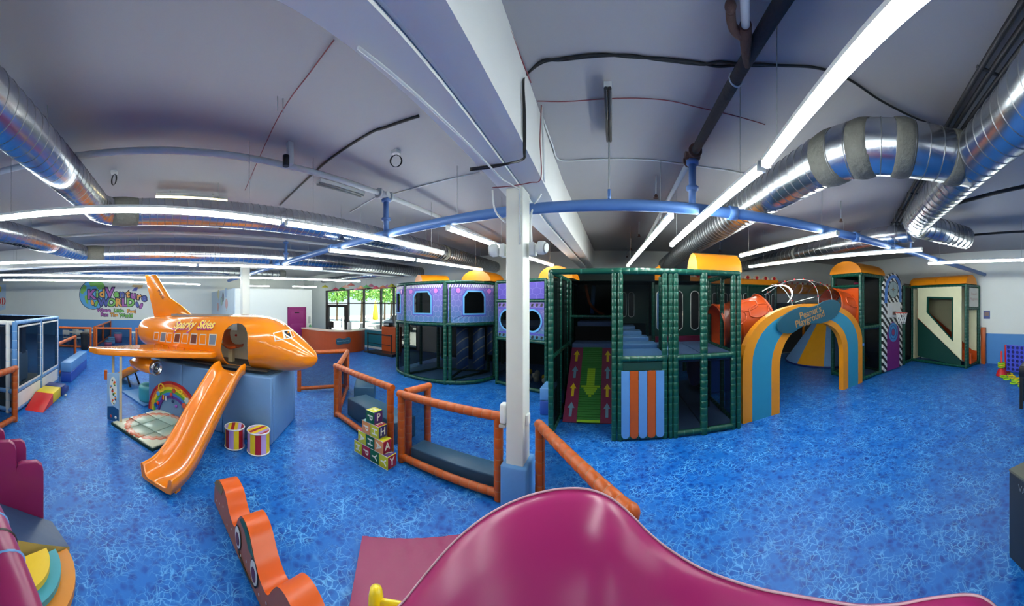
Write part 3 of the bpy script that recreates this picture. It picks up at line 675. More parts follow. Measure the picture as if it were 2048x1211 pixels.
# fin
fin = [W(-3.52, .6, 2.05), W(-3.93, .6, 3.26), W(-3.52, .6, 3.25), W(-3.02, .6, 2.64), W(-2.6, .6, 2.42), W(-2.3, .6, 2.22), W(-2.3, .6, 2.05)]
fo = MB().prism(fin, NN * .1).build('tail_fin', PLANE, jet, .03)
fdir = (W(-3.1, .6, 2.58) - W(-3.62, .6, 3.2)).normalized(); fup = fdir.cross(-NN) * -1
if fup.z < 0: fup = -fup
text('tail_lettering', 'METRO', .12, W(-3.56, .594, 3.08), fdir, fup, mat('silver_print', (190, 172, 160), .4, .3), fo, .004)
text('tail_lettering', 'POLIS', .12, W(-3.28, .594, 2.72), fdir, fup, mat('black_print', (36, 20, 16), .5), fo, .004)
for n_ in (.4, .9): MB().box(W(-1.91, n_, 2.215), (1.62, .03, .05), atan2(U.y, U.x)).build('roof_opening_trim', mat('roof_strip', (150, 140, 136), .4), jet)
for t_ in (-2.71, -1.11): MB().box(W(t_, .65, 2.22), (.03, .53, .05), atan2(U.y, U.x)).build('roof_opening_trim', MATS['roof_strip'], jet)
# wings
for sgn in (0, 1):
    f = lambda t, n, z: W(t, n if not sgn else 1.3 - n, z)
    w_ = [f(-1.22, .12, 1.41), f(-1.25, -.02, 1.41), f(-2.95, -1.3, 1.41), f(-3.1, -1.42, 1.41), f(-3.5, -1.42, 1.41), f(-2.95, .12, 1.41)]
    wo = MB().prism(w_, UP * .13).build('wing', PLANE, jet, .035, seg=3)
    for k in range(8): p = f(-1.3 - .22 * k, .0 if k < 8 else 0, 1.54); MB().lathe(p - (NN if not sgn else -NN) * .04, [(.018, 0), (.012, .015)], 8).build('rivet', ODARK, wo)
    e0 = f(-3.15, -.5, 1.16)
    eb = MB().lathe(e0, [(.06, 0), (.12, .15), (.15, .45), (.152, .78), (.135, .8)], 24, 0, U).build('engine', PLANE, jet)
    MB().lathe(e0, [(.135, .74), (.15, .78), (.162, .84), (.15, .88), (.12, .88), (.1, .82)], 24, 0, U).build('engine_ring', STEEL, eb)
    MB().lathe(e0, [(.1, .8), (.1, .84)], 24, 0, U).build('engine_fan', mat('fan_dark', (40, 40, 48), .4), eb)
    for r in (.05, .085): MB().lathe(e0, [(r - .008, .84), (r, .855), (r + .008, .84)], 20, 0, U).build('fan_ring', STEEL, eb)
    MB().lathe(e0, [(.03, .84), (.001, .88)], 12, 0, U).build('spinner', GREY, eb)
    MB().box(f(-2.75, -.5, 1.36), (.5, .06, .14), atan2(U.y, U.x)).build('pylon', PLANE, jet)
# lettering on the side
def sidetext(body, pxl, pxr, py):
    a, b = hit(pxl, py), hit(pxr, py); c = hit((pxl + pxr) / 2, py); xa = (b[0] - a[0]).normalized(); nz = c[1]; ya = nz.cross(xa)
    wdt = (b[0] - a[0]).length; me_ = textmesh(body, 1.0, .004, 0, .35); wx = max(v.co.x for v in me_.vertices) - min(v.co.x for v in me_.vertices); s = wdt / wx
    text('side_lettering', body, s * 1.0, c[0] + nz * .018 - ya * .022 - xa * .012, xa, ya, mat('letter_purple', (176, 52, 130), .4), so_, .004, .012, .35, 1., 1.45)
    text('side_lettering', body, s * 1.0, c[0] + nz * .024, xa, ya, mat('letter_yellow', (252, 222, 110), .4), so_, .004, .004, .35, 1., 1.45)
sidetext('Sparky', 349, 390, 650); sidetext('Skies', 397, 429, 650)
# base
bs = thing('padded_platform', W(-1.5, .65), 'light blue padded box base under the orange airplane', 'base')
bt = [(-3.1, -2.05), (-2.05, -1.02), (-1.02, 0.)]
for a, b in bt:
    MB().prism([W(a + .006, 0, .01), W(b - .006, 0, .01), W(b - .006, .12, .01), W(a + .006, .12, .01)], UP * 1.17).build('side_panel', BASEB, bs, .02)
    MB().prism([W(a + .006, 1.2, .01), W(b - .006, 1.2, .01), W(b - .006, 1.32, .01), W(a + .006, 1.32, .01)], UP * 1.17).build('side_panel', BASEB, bs, .02)
for t_ in (-3.1, -.12): MB().prism([W(t_, .125, .01), W(t_ + .12, .125, .01), W(t_ + .12, 1.195, .01), W(t_, 1.195, .01)], UP * 1.17).build('end_panel', BASEB, bs, .02)
MB().prism([W(-2.97, .13, 1.1), W(-.13, .13, 1.1), W(-.13, 1.19, 1.1), W(-2.97, 1.19, 1.1)], UP * .07).build('top_panel', BASEB, bs)

def slide(name, path, lat, wid, h, m, lab):
    W2 = wid / 2; sec = [(-W2, h), (-W2 + .03, h + .012), (-W2 + .06, h - .02), (-W2 + .085, .03), (-W2 + .14, 0), (0, -.008), (W2 - .14, 0), (W2 - .085, .03), (W2 - .06, h - .02), (W2 - .03, h + .012), (W2, h), (W2 - .02, -.03), (W2 - .1, -.05), (0, -.05), (-W2 + .1, -.05), (-W2 + .02, -.03)]
    pts = smoothpath(path, 6); rings = []; lat = V(lat).normalized()
    for i, p in enumerate(pts):
        t_ = (pts[min(i + 1, len(pts) - 1)] - pts[max(i - 1, 0)]).normalized(); up = lat.cross(t_)
        if up.z < 0: up = -up
        rings.append([p + lat * y + up * z for y, z in sec])
    o = thing(name, V((path[-1][0], path[-1][1], 0)), lab, 'slide')
    MB().loft(rings, 0, True).build('chute', m, o)
    return o
zz = [(-.02, 1.24), (-.2, 1.2), (-.5, .98), (-.85, .72), (-1.15, .46), (-1.45, .22), (-1.7, .11), (-1.98, .09)]
sl = slide('orange_slide', [W(-.79, n_, z) for n_, z in zz], U, .6, .15, PLANE, 'glossy orange slide leading down from the airplane doorway')
MB().box(W(-.79, -1.8, .02), (.5, .1, .05), atan2(U.y, U.x)).build('slide_foot', PLANE, sl)
s2a, s2b = V((-7.91, .69, 1.25)), V((-9.3, -1.15, .1)); dv = (s2b - s2a); la = V((-dv.y, dv.x, 0)).normalized()
sl2 = slide('orange_slide', [s2a, s2a.lerp(s2b, .3) + UP * .02, s2a.lerp(s2b, .7) - UP * .02, s2b - UP * .02, s2b + dv.normalized() * .2 + UP * .06], la, .55, .16, PLANE, 'orange slide behind the airplane engine, partly hidden by the wing')
for s in (-1, 1): c = s2a.lerp(s2b, .8) + la * (.2 * s); MB().tube([c, V((c.x, c.y, 0)) + V((.25, .15, 0))], .03, 8).build('slide_leg', BLACK, sl2)

# rainbow activity panel
RB = [mat('rb%d' % i, c, .4, var=.1) for i, c in enumerate(((190, 30, 34), (232, 120, 28), (240, 212, 40), (106, 178, 50), (54, 120, 200), (92, 46, 136)))]
rp = thing('rainbow_activity_board', W(-2.29, -.03), 'rainbow shaped activity panel with toys on the airplane base', 'activity panel')
ro, ri, ct = .78, .42, -2.29
fp = lambda r, a, n_: W(ct - r * cos(a), n_, max(.012, r * sin(a)))
for k in range(4):
    mb = MB(); a0, a1 = pi * k / 4 + .01, pi * (k + 1) / 4 - .01
    for b in range(6):
        r0, r1 = ro - (ro - ri) * b / 6, ro - (ro - ri) * (b + 1) / 6
        o_ = [fp(r0, a0 + (a1 - a0) * i / 8, -.005) for i in range(9)] + [fp(r1, a1 - (a1 - a0) * i / 8, -.005) for i in range(9)]
        mb.prism(o_, -NN * .025, b)
    mb.build('rainbow_segment', RB, rp)
toys = [(.64, .35, .07, 'toy_gear', (236, 190, 30)), (.55, .3, .05, 'toy_gear', (30, 80, 180)), (.68, 1.05, .085, 'toy_ring', (244, 214, 40)), (.62, .78, .05, 'toy_drop', (90, 170, 226)), (.46, 1.0, .05, 'toy_beads', (180, 40, 50)), (.6, 1.65, .05, 'toy_gear', (208, 84, 60)),
        (.66, 1.95, .04, 'toy_ring', (244, 214, 40)), (.62, 2.3, .07, 'toy_flower', (196, 206, 214)), (.48, 2.35, .06, 'toy_dial', (222, 90, 60)), (.5, 1.5, .04, 'toy_slider', (190, 60, 60)), (.36, 1.6, .035, 'toy_knob', (30, 60, 110)), (.3, 1.95, .035, 'toy_knob', (140, 80, 190)), (.5, .45, .04, 'toy_knob', (226, 60, 40)), (.47, 2.75, .04, 'toy_block', (236, 200, 60))]
for r, a, s, nm, c in toys:
    m_ = mat('toy%d_%d_%d' % c, c, .4, var=0); o_ = fp(r, a, -.03)
    if nm in ('toy_ring',): MB().tube(ellipse(o_ - NN * .012, U, UP, s, s, 20) + [o_ - NN * .012 + U * s], .014, 6).build(nm, m_, rp)
    elif nm in ('toy_gear', 'toy_flower'):
        MB().prism([o_ + (U * cos(i * pi / 12) + UP * sin(i * pi / 12)) * (s if i % 4 < 2 else s * .75) for i in range(24)], -NN * .02).build(nm, m_, rp)
    elif nm == 'toy_beads':
        for i in range(4): MB().box(o_ + U * (i * .035 - .05) - NN * .01, (.025, .02, .1), atan2(U.y, U.x)).build('toy_bead', [mat('bead%d' % i, ((200, 40, 40), (240, 210, 40), (120, 40, 140), (230, 230, 230))[i], .4)][0], rp)
    else: MB().lathe(o_, [(s, 0), (s, .015), (s * .5, .03)], 16, 0, -NN).build(nm, m_, rp)

# interactive floor tiles
TC = V((-5.82, .01, 0)); e1 = V((.77, .64, 0)).normalized(); e2 = V((-e1.y, e1.x, 0))
def tile_material():
    m = bpy.data.materials.new('flower_tile'); m.use_nodes = True; nt = m.node_tree; N = nt.nodes.new; L = nt.links; b = nt.nodes['Principled BSDF']; b.inputs['Roughness'].default_value = .25
    tc = N('ShaderNodeTexCoord'); sb = N('ShaderNodeVectorMath'); sb.operation = 'SUBTRACT'; sb.inputs[1].default_value = (TC.x, TC.y, 0); L.new(tc.outputs['Object'], sb.inputs[0])
    sp = N('ShaderNodeSeparateXYZ'); L.new(sb.outputs[0], sp.inputs[0]); cm = N('ShaderNodeCombineXYZ'); L.new(sp.outputs[0], cm.inputs[0]); L.new(sp.outputs[1], cm.inputs[1])
    ln = N('ShaderNodeVectorMath'); ln.operation = 'LENGTH'; L.new(cm.outputs[0], ln.inputs[0])
    an = N('ShaderNodeMath'); an.operation = 'ARCTAN2'; L.new(sp.outputs[1], an.inputs[0]); L.new(sp.outputs[0], an.inputs[1])
    sn = N('ShaderNodeMath'); sn.operation = 'MULTIPLY'; sn.inputs[1].default_value = 13; L.new(an.outputs[0], sn.inputs[0]); s2 = N('ShaderNodeMath'); s2.operation = 'SINE'; L.new(sn.outputs[0], s2.inputs[0]); ab = N('ShaderNodeMath'); ab.operation = 'ABSOLUTE'; L.new(s2.outputs[0], ab.inputs[0])
    ad = N('ShaderNodeMath'); ad.operation = 'MULTIPLY_ADD'; ad.inputs[1].default_value = -.035; L.new(ab.outputs[0], ad.inputs[0]); L.new(ln.outputs['Value'], ad.inputs[2])
    cr = N('ShaderNodeValToRGB'); cr.color_ramp.interpolation = 'LINEAR'; e = cr.color_ramp.elements
    e[0].position = 0; e[0].color = lin((168, 196, 186)); e[1].position = .62; e[1].color = lin((236, 236, 214))
    for p_, c in ((.32, (176, 200, 188)), (.48, (206, 210, 190)), (.5, (222, 128, 96)), (.54, (238, 186, 160)), (.57, (224, 120, 92)), (.605, (222, 124, 96)), (.615, (236, 236, 214))): x = e.new(p_); x.color = lin(c)
    L.new(ad.outputs[0], cr.inputs[0]); L.new(cr.outputs[0], b.inputs['Base Color']); return m
TILE = tile_material()
ft = thing('floor_game', TC, 'square floor game of nine flower printed tiles beside the airplane slide', 'floor game')
MB().box(TC + UP * .02, (1.34, 1.3, .04), atan2(e1.y, e1.x)).build('tile_frame', mat('frame_green', (16, 44, 38), .5), ft)
for i in (-1, 0, 1):
    for j in (-1, 0, 1): MB().box(TC + e1 * (i * .44) + e2 * (j * .425) + UP * .05, (.412, .398, .03), atan2(e1.y, e1.x)).build('floor_tile', TILE, ft, .006)

# wing support posts with activity board
wp = thing('activity_board', V((-6.0, -.85, 0)), 'tall narrow activity board with tan posts under the wing tip', 'activity board')
p1, p2 = V((-5.93, -.72, 0)), V((-6.13, -1.04, 0)); dd = (p2 - p1).normalized(); nb = V((-dd.y, dd.x, 0));
if nb.dot(p1) > 0: nb = -nb
MB().box(p1 + UP * .7, (.05, .05, 1.4), 0).build('post', TAN, wp); MB().box(V((-6.3, -.93, .7)), (.05, .05, 1.4), 0).build('post', TAN, wp)
bo = MB().prism([p1 + dd * .04 + UP * .02, p2 + UP * .02, p2 + UP * 1.0, p1 + dd * .04 + UP * 1.06], -nb * .05).build('board', mat('board_blue', (150, 186, 220), .4), wp, .008)
nb0 = -nb
fc = lambda x, z: p1 + dd * x + UP * z + nb * .004
MB().prism([fc(.05, .03), fc(.36, .03), fc(.36, .3), fc(.2, .34), fc(.05, .3)], nb * .004).build('board_base', mat('board_navy', (28, 74, 120), .4), bo)
MB().prism(ellipse(fc(.2, .66), dd, UP, .1, .3, 24), nb * .006).build('board_oval', mat('board_white', (230, 232, 224), .4), bo)
for i in range(16): MB().lathe(fc(.2 + random.uniform(-.07, .07), .4 + i * .032) + nb * .006, [(random.uniform(.018, .035), 0), (.012, .012)], 7, 0, nb).build('board_toy', mat('bt%d' % (i % 6), ((40, 120, 60), (232, 180, 40), (214, 70, 40), (60, 60, 70), (240, 140, 60), (60, 130, 190))[i % 6], .4), bo)
for x, c in ((.13, (230, 230, 230)), (.26, (200, 60, 60))): MB().lathe(fc(x, .12) + nb * .004, [(.03, 0), (.02, .01)], 10, 0, nb).build('board_dot', mat('bd%d' % c[1], c, .4), bo)
MB().bb(tuple(p2 + V((-.06, -.06, .86))), tuple(p2 + V((.0, .0, 1.06)))).build('board_bracket', ORANGE, bo)

# play mat and ring seat behind
me1, me2 = V((-8.1, -.95, 0)), V((-6.97, -.28, 0)); md1 = (me2 - me1).normalized(); md2 = V((-md1.y, md1.x, 0))
tag(MB().prism([me1, me2 - md1 * .02, me2 + md2 * 1.1 - md1 * .3, me1 + md2 * 1.1], UP * .04).build('play_mat', SKYB, None, .01), 'light blue floor mat behind the activity board', 'mat')
rs = thing('ring_stool', V((-7.42, -.1, .04)), 'round teal foam ring seat on the light blue mat', 'seat')
MB().lathe((-7.45, -.12, .04), [(.3, 0), (.32, .05), (.32, .3), (.3, .36), (.16, .36), (.15, .25)], 28).build('ring_body', vinyl('ring_teal', (70, 168, 178)), rs); MB().lathe((-7.45, -.12, .04), [(.15, .2), (.15, .22)], 20).build('ring_well', NAVY, rs)

# drum stools
LIL = vinyl('lilac_vinyl', (190, 160, 214)); CRIM = vinyl('crimson_vinyl', (170, 26, 40))
def drum(c, r, h, a0, lab):
    c = V(c); t = thing('drum_stool', c, lab, 'stool', 'striped drum stools'); mb = MB(); n = 36; seq = [0, 1, 2]
    ring = lambda z, rr: [c + V((rr * cos(a0 + 2 * pi * i / n), rr * sin(a0 + 2 * pi * i / n), z)) for i in range(n)]
    a, b = ring(.02, r), ring(h - .02, r)
    for i in range(n): mb.add([a[i], a[(i + 1) % n], b[(i + 1) % n], b[i]], [(0, 1, 2, 3)], seq[(i // 3) % 3], True)
    mb.build('drum_side', [YEL, CRIM, LIL], t)
    mt = MB(); k = 6; ux, uy = V((cos(a0), sin(a0), 0)), V((-sin(a0), cos(a0), 0))
    for j in range(k):
        x0, x1 = -r + 2 * r * j / k, -r + 2 * r * (j + 1) / k; pts = []
        for i in range(7): x = x0 + (x1 - x0) * i / 6; pts.append((x, sqrt(max(0, r * r - x * x))))
        o_ = [c + ux * x + uy * y + UP * h for x, y in pts] + [c + ux * x - uy * y + UP * h for x, y in pts[::-1]]
        mt.prism([p - UP * .02 for p in o_], UP * .02, [2, 0, 1, 0, 2, 1][j])
    mt.build('drum_top', [YEL, CRIM, LIL], t)
    for z in (.015, h - .005): MB().tube(ellipse(c + UP * z, (1, 0, 0), (0, 1, 0), r, r, 36) + [c + UP * z + V((r, 0, 0))], .012, 6).build('piping', WVINYL, t)
drum((-4.62, 1.70, 0), .19, .36, .4, 'striped drum stool at the front corner of the airplane base'); drum((-4.90, 1.36, 0), .17, .35, 1.2, 'striped drum stool nearer the orange slide, left of its twin')

# ================================================================ orange fences
def fence(a, b, h, lab, r=.06, ends=(1, 1), net=NET, grp='orange padded fence panels'):
    a, b = V((a[0], a[1], 0)), V((b[0], b[1], 0)); d = (b - a).normalized(); t = thing('fence_panel', (a + b) / 2, lab, 'fence', grp)
    pad(MB(), a + UP * (h - r), b + UP * (h - r), r).build('top_rail', [ORANGE, TIE_O], t)
    pad(MB(), a + d * r + UP * (r + .02), b - d * r + UP * (r + .02), r * .9).build('bottom_rail', [ORANGE, TIE_O], t)
    for p, e in ((a + d * r, ends[0]), (b - d * r, ends[1])):
        if e: pad(MB(), p, p + UP * (h - r), r).build('post', [ORANGE, TIE_O], t)
    q = [a + d * r + UP * .1, b - d * r + UP * .1, b - d * r + UP * (h - r), a + d * r + UP * (h - r)]
    MB().poly(q).build('net', net, t)
    return t
fence((-5.28, 3.74), (-3.26, 3.45), 1.17, 'orange fence panel left of the letter blocks, long one', net=NETL)
fence((-5.32, 3.86), (-6.72, 5.2), 1.15, 'orange fence panel receding toward the reception desk')
fence((-6.78, 5.24), (-7.3, 3.85), 1.15, 'orange fence panel behind the airplane nose')
fence((-3.12, 3.44), (-1.36, 3.42), 1.12, 'orange fence panel between the letter blocks and white column', net=NETL)
fence((-3.08, 3.56), (-2.98, 4.1), 1.12, 'short orange fence return behind the letter blocks')
fr7 = fence((-.92, 3.5), (.13, 2.08), 1.06, 'orange fence panel right of the column running to the magenta hump')
MB().ball((.13, 2.08, 1.0), .068, 14, 8).build('end_cap', ORANGE, fr7)
fence((-5.5, -2.86), (-4.2, -3.0), 1.18, 'orange fence panel at the left edge before the netted enclosure', r=.065)
fence((-9.3, -3.3), (-11.8, -3.35), 1.15, 'orange fence panel behind the stacked blue benches')
fence((-15.6, -5.6), (-15.6, -3.5), 1.18, 'orange fence panel before the white party tables'); fence((-15.6, -3.3), (-15.6, -1.3), 1.18, 'orange fence panel before the pink stool')
fence((-15.6, -1.1), (-15.6, .9), 1.18, 'orange fence panel just left of the airplane tail'); fence((-15.75, -3.4), (-18.3, -3.38), 1.2, 'orange fence panel running back to the mural wall, near half')
fence((-18.4, -3.38), (-21.4, -3.36), 1.2, 'orange fence panel running back to the mural wall, far half')
def bench(pts, h, lab, m=BENCH, z=0., nm='foam_bench', grp=None): return tag(MB().prism([V((x, y, z + .003)) for x, y in pts], UP * h).build(nm, m, None, .02), lab, 'bench', grp)
bench([(-5.15, 3.98), (-3.5, 3.75), (-3.42, 4.25), (-5.08, 4.48)], .38, 'dark blue foam bench behind the fence near the letter blocks')
bench([(-5.5, 4.45), (-6.3, 5.2), (-5.95, 5.6), (-5.15, 4.8)], .45, 'dark blue foam bench at the receding fence corner')
bench([(-2.95, 3.54), (-1.42, 3.52), (-1.42, 3.86), (-2.95, 3.88)], .22, 'long dark blue foam bench between letter blocks and column')

# ================================================================ letter blocks
BC = {'G': (20, 96, 62), 'O': (222, 148, 88), 'Y': (206, 204, 40), 'P': (74, 40, 112), 'R': (164, 30, 60), 'N': (42, 36, 110), 'T': (120, 176, 176)}
BMAT = {k: vinyl('block_' + k, c) for k, c in BC.items()}; BLET = mat('block_letter', (238, 236, 220), .5)
def block(c, s, front, side, top, lf, ls, lt, lab):
    c = V(c); t = thing('letter_block', c - UP * s / 2, lab, 'block', 'stacked letter blocks'); h = s / 2; mb = MB()
    mb.box(c, (s * .99,) * 3); mb.m = [4, 3, 0, 4, 2, 1]
    mb.m = [4, 3, 0, 4, 4, 1]
    mb.build('cube', [BMAT[front], BMAT[side], BMAT['R'], BMAT[top], BMAT['P']], t, .008)
    for ch, o_, xa, ya in ((lf, V((0, -h - .001, 0)), V((0, 0, -1)), V((1, 0, 0))), (ls, V((h + .001, 0, 0)), V((0, 1, 0)), V((0, 0, 1)) if ls != 'P' else V((0, 0, 1))), (lt, V((0, 0, h + .001)), V((1, 0, 0)), V((0, 1, 0)))):
        if ch: text('letter', ch, s * .82, c + o_, xa, ya, BLET, t, .003, .003)
    for dz in (-1, 1): MB().box(c + V((0, -h, dz * h)), (s, .006, .006)).build('piping', WVINYL, t)
s = .195; bx0, by = -3.83 + .1, 3.20
rows = [[('Y', 'R', 'N', 'H', '', '', 'yellow letter block at the left end of the bottom row'), ('R', 'P', 'Y', 'P', '', '', 'crimson letter P block in the bottom row'), ('G', 'P', 'Y', 'Y', '', '', 'green letter Y block in the bottom row'), ('Y', 'R', 'P', 'Y', 'Y', 'Y', 'yellow and crimson letter Y block, bottom right corner of the stack')],
        [('Y', 'R', 'R', 'A', '', '', 'yellow letter A block in the second row'), ('G', 'R', 'Y', 'H', '', '', 'green letter H block in the second row'), ('O', 'R', 'Y', 'A', 'A', '', 'peach and crimson letter A block in the second row')],
        [('O', 'P', 'T', 'P', '', '', 'peach letter P block in the third row'), ('Y', 'N', 'R', 'H', 'H', 'E', 'yellow and navy letter H block in the third row')], [('G', 'P', 'Y', 'P', 'P', 'H', 'green and purple letter P block on top of the stack')]]
for j, row in enumerate(rows):
    for i, b in enumerate(row): block((bx0 + (i + j * .5) * (s + .004), by, s / 2 + j * (s + .001)), s, *b)

# ================================================================ left side: netted enclosure, foam steps, benches
NETE = netmat('enclosure_net', (26, 30, 34), .38, .78)
en = thing('netted_enclosure', (-7.2, -4.5, 0), 'light blue framed netted enclosure at the left edge', 'enclosure')
ya, xa_, xb_, yb_, he = -3.06, -5.8, -8.65, -6.4, 2.08
for x, y in ((xa_, ya), (-7.25, ya), (xb_, ya), (xb_, yb_), (xa_, yb_)): pad(MB(), (x, y, 0), (x, y, he), .06, .2).build('post', [SKYB, TIE_S], en)
pad(MB(), (xa_, ya - .17, 0), (xa_, ya - .17, he), .055, .3).build('white_post', [WVINYL, TIE_S], en)
for z in (.08, .5, he - .03):
    pad(MB(), (xa_, ya, z), (xb_, ya, z), .05, .2).build('rail', [SKYB, TIE_S], en); pad(MB(), (xa_, ya, z), (xa_, yb_, z), .05, .2).build('rail', [WVINYL if z > 1 else SKYB, TIE_S], en)
pad(MB(), (xb_, ya, he - .03), (xb_, yb_, he - .03), .05, .2).build('rail', [SKYB, TIE_S], en)
for x0, x1 in ((xa_ - .07, -7.19), (-7.32, xb_ + .07)):
    MB().bb((x0, ya + .035, .13), (x1, ya + .05, .45)).build('white_panel', WVINYL, en)
    MB().poly([(x0, ya + .03, .55), (x1, ya + .03, .55), (x1, ya + .03, he - .08), (x0, ya + .03, he - .08)]).build('net', NETE, en)
    fr = MB()
    o_ = [V((x0, ya + .05, .56)), V((x1, ya + .05, .56)), V((x1, ya + .05, he - .1)), V((x0, ya + .05, he - .1))]; c_ = sum(o_, V()) / 4
    plate(fr, o_, [V((p.x - .035 * (1 if p.x > c_.x else -1), p.y, p.z - .04 * (1 if p.z > c_.z else -1))) for p in o_], (0, .01, 0)); fr.build('net_border', WVINYL, en)
MB().poly([(xa_, ya, he), (xb_, ya, he), (xb_, yb_, he), (xa_, yb_, he)]).build('roof_net', netmat('roof_net', (10, 10, 12), .8, .5), en)
MB().poly([(xa_, ya - .2, .1), (xa_, yb_, .1), (xa_, yb_, he), (xa_, ya - .2, he)]).build('net', NETE, en)
MB().poly([(xb_, ya, .1), (xb_, yb_, .1), (xb_, yb_, he), (xb_, ya, he)]).build('net', NETE, en)
MB().bb((xa_ - .1, ya - .1, .02), (xb_ + .1, yb_, .25)).build('jump_mat', vinyl('mat_slate', (84, 104, 120)), en)
MB().bb((-7.9, -4.3, .25), (-7.2, -3.7, 1.1)).build('inner_step', BASEB, en, .05)
for x in (-6.4, -7.6): MB().bb((x - .12, -3.9, .25), (x + .12, -3.7, 1.9)).build('inner_curtain', vinyl('curtain_blue', (60, 90, 130)), en)
wz = [(-6.12, 0), (-6.78, .25), (-6.78, 0)]
tag(MB().prism([V((x, -2.97, z + .003)) for x, z in wz], (0, .47, 0)).build('foam_wedge', RED, None, .006), 'red foam wedge ramp in front of the netted enclosure', 'foam wedge')
tag(MB().bb((-6.79, -2.97, .003), (-7.38, -2.5, .25)).build('foam_block', YEL, None, .012), 'yellow foam block behind the red wedge', 'foam block')
ns = tag(MB().prism([V((x, -2.97, z + .003)) for x, z in ((-7.39, 0), (-7.39, .25), (-7.75, .25), (-7.75, .13), (-8.0, .13), (-8.0, 0))], (0, .5, 0)).build('foam_steps', NAVY, None, .01), 'navy blue foam steps behind the yellow block', 'foam steps')
tag(MB().ball((-7.42, -2.38, .035), .035).build('ball', WVINYL), 'small white ball on the floor by the foam steps', 'ball')
bench([(-8.72, -2.96), (-11.0, -2.98), (-11.0, -2.66), (-8.75, -2.63)], .32, 'dark blue lower foam bench beside the netted enclosure', vinyl('royal_vinyl', (40, 78, 172)))
bench([(-8.72, -2.96), (-11.0, -2.98), (-11.0, -2.66), (-8.75, -2.63)], .30, 'light blue upper foam bench stacked on the dark blue one', SKYB, .325)

# party corner
WP = mat('white_plastic', (226, 228, 226), .4)
def party_table(x, y, lab):
    t = thing('party_table', (x, y, 0), lab, 'table', 'white party tables')
    MB().bb((x - .4, y - .9, .7), (x + .4, y + .9, .74)).build('table_top', WP, t, .01)
    for i in (-1, 1):
        for j in (-1, 1): MB().tube([(x + .32 * i, y + .75 * j, 0), (x + .32 * i, y + .75 * j, .7)], .02, 6).build('leg', GREY, t)
def chair(x, y, a, lab):
    o = V((x, y, 0)); u, v = V((cos(a), sin(a), 0)), V((-sin(a), cos(a), 0)); t = thing('folding_chair', o, lab, 'chair', 'white folding chairs')
    MB().box(o + UP * .45, (.4, .4, .03), a).build('seat', WP, t, .008); MB().box(o - u * .22 + UP * .78, (.03, .4, .26), a).build('backrest', WP, t, .008)
    for j in (-1, 1):
        MB().tube([o + v * (.19 * j) + u * .2, o + v * (.19 * j) - u * .23 + UP * .9], .014, 6).build('leg', GREY, t); MB().tube([o + v * (.17 * j) - u * .2, o + v * (.17 * j) + u * .15 + UP * .45], .014, 6).build('leg', GREY, t)
party_table(-17.2, -4.6, 'white folding party table behind the fence, nearest the enclosure'); party_table(-19.6, -4.9, 'white folding party table nearest the mural wall'); party_table(-17.6, -.6, 'white folding party table seen left of the airplane tail')
for i, (x, y, a) in enumerate(((-16.5, -5.2, pi), (-16.5, -4.4, pi), (-17.9, -5.1, 0), (-17.9, -4.3, 0), (-18.9, -5.3, pi), (-18.9, -4.5, pi))): chair(x, y, a, ['white folding chair at the front of the near table, left', 'white folding chair at the front of the near table, right', 'white folding chair behind the near table, left', 'white folding chair behind the near table, right', 'white folding chair at the far table, left', 'white folding chair at the far table, right'][i])
tb = thing('waste_bin', (-15.2, -3.75, 0), 'black lined waste bin before the orange fence gate', 'bin')
MB().lathe((-15.2, -3.8, 0), [(.18, 0), (.2, .4), (.22, .8), (.25, .84), (.22, .88)], 16).build('bin_bag', DARK, tb); MB().lathe((-15.2, -3.8, 0), [(.225, .82), (.235, .86), (.225, .9)], 16).build('bin_rim', BLACK, tb)
PS = vinyl('pink_stool', (196, 108, 150)); BS = vinyl('blue_seat_top', (90, 150, 200))
def stool(x, y, r, h, m, lab):
    t = thing('round_stool', (x, y, 0), lab, 'stool', 'round foam stools'); MB().lathe((x, y, 0), [(r, .003), (r, h - .06)], 20).build('stool_body', m, t); MB().lathe((x, y, 0), [(r * 1.02, h - .06), (r * 1.02, h - .02), (r * .9, h)], 20).build('stool_top', BS, t)
stool(-18.3, -2.4, .26, .62, PS, 'tall pink round stool with blue top behind the fence'); stool(-16.6, -2.75, .22, .32, PS, 'low round stool nearest the fence gate'); stool(-17.2, -2.65, .22, .36, SKYB, 'low round stool between two others'); stool(-17.8, -2.75, .22, .4, SKYB, 'low round stool left of the tall pink stool'); stool(-16.6, .35, .22, .34, SKYB, 'low blue round stool under the table near the tail')

# ================================================================ mural on the left wall
wl_ = lambda px, py, o_=0.: PX(px, py, XL + .004 + o_)
q12 = lambda x, y: (140 + x / 12.05, 545 + y / 12.05)
mu = thing('wall_mural', wl_(229, 600), 'globe and coloured lettering mural on the white left wall', 'mural')
def wpoly(pts, m, nm, o_=0., th=.004, par=None): return MB().prism([wl_(*q12(x, y), o_) for x, y in pts], (th, 0, 0)).build(nm, m, par or mu)
ol = mat('mural_outline', (44, 44, 70), .6, var=0)
gl = [(565 + 345 * cos(i * pi / 24), 530 + 360 * sin(i * pi / 24)) for i in range(48)]; wpoly(gl, ol, 'globe_outline')
wpoly([(565 + (x - 565) * .965, 530 + (y - 530) * .965) for x, y in gl], mat('globe_sea', (96, 172, 226), .6, var=.05), 'globe_sea', .005)
lg = mat('globe_land', (128, 190, 96), .6, var=.05)
for pl in ([(260, 400), (340, 280), (400, 330), (390, 420), (300, 520), (250, 480)], [(450, 230), (620, 190), (800, 250), (860, 360), (700, 420), (620, 320), (500, 340)], [(350, 560), (420, 540), (440, 640), (440, 760), (400, 740), (360, 640)], [(650, 640), (720, 640), (690, 740), (650, 700)]): wpoly(pl, lg, 'globe_land', .009)
LC = {'p': (176, 100, 180), 'g': (128, 196, 98), 'o': (238, 170, 86), 'b': (88, 98, 178)}
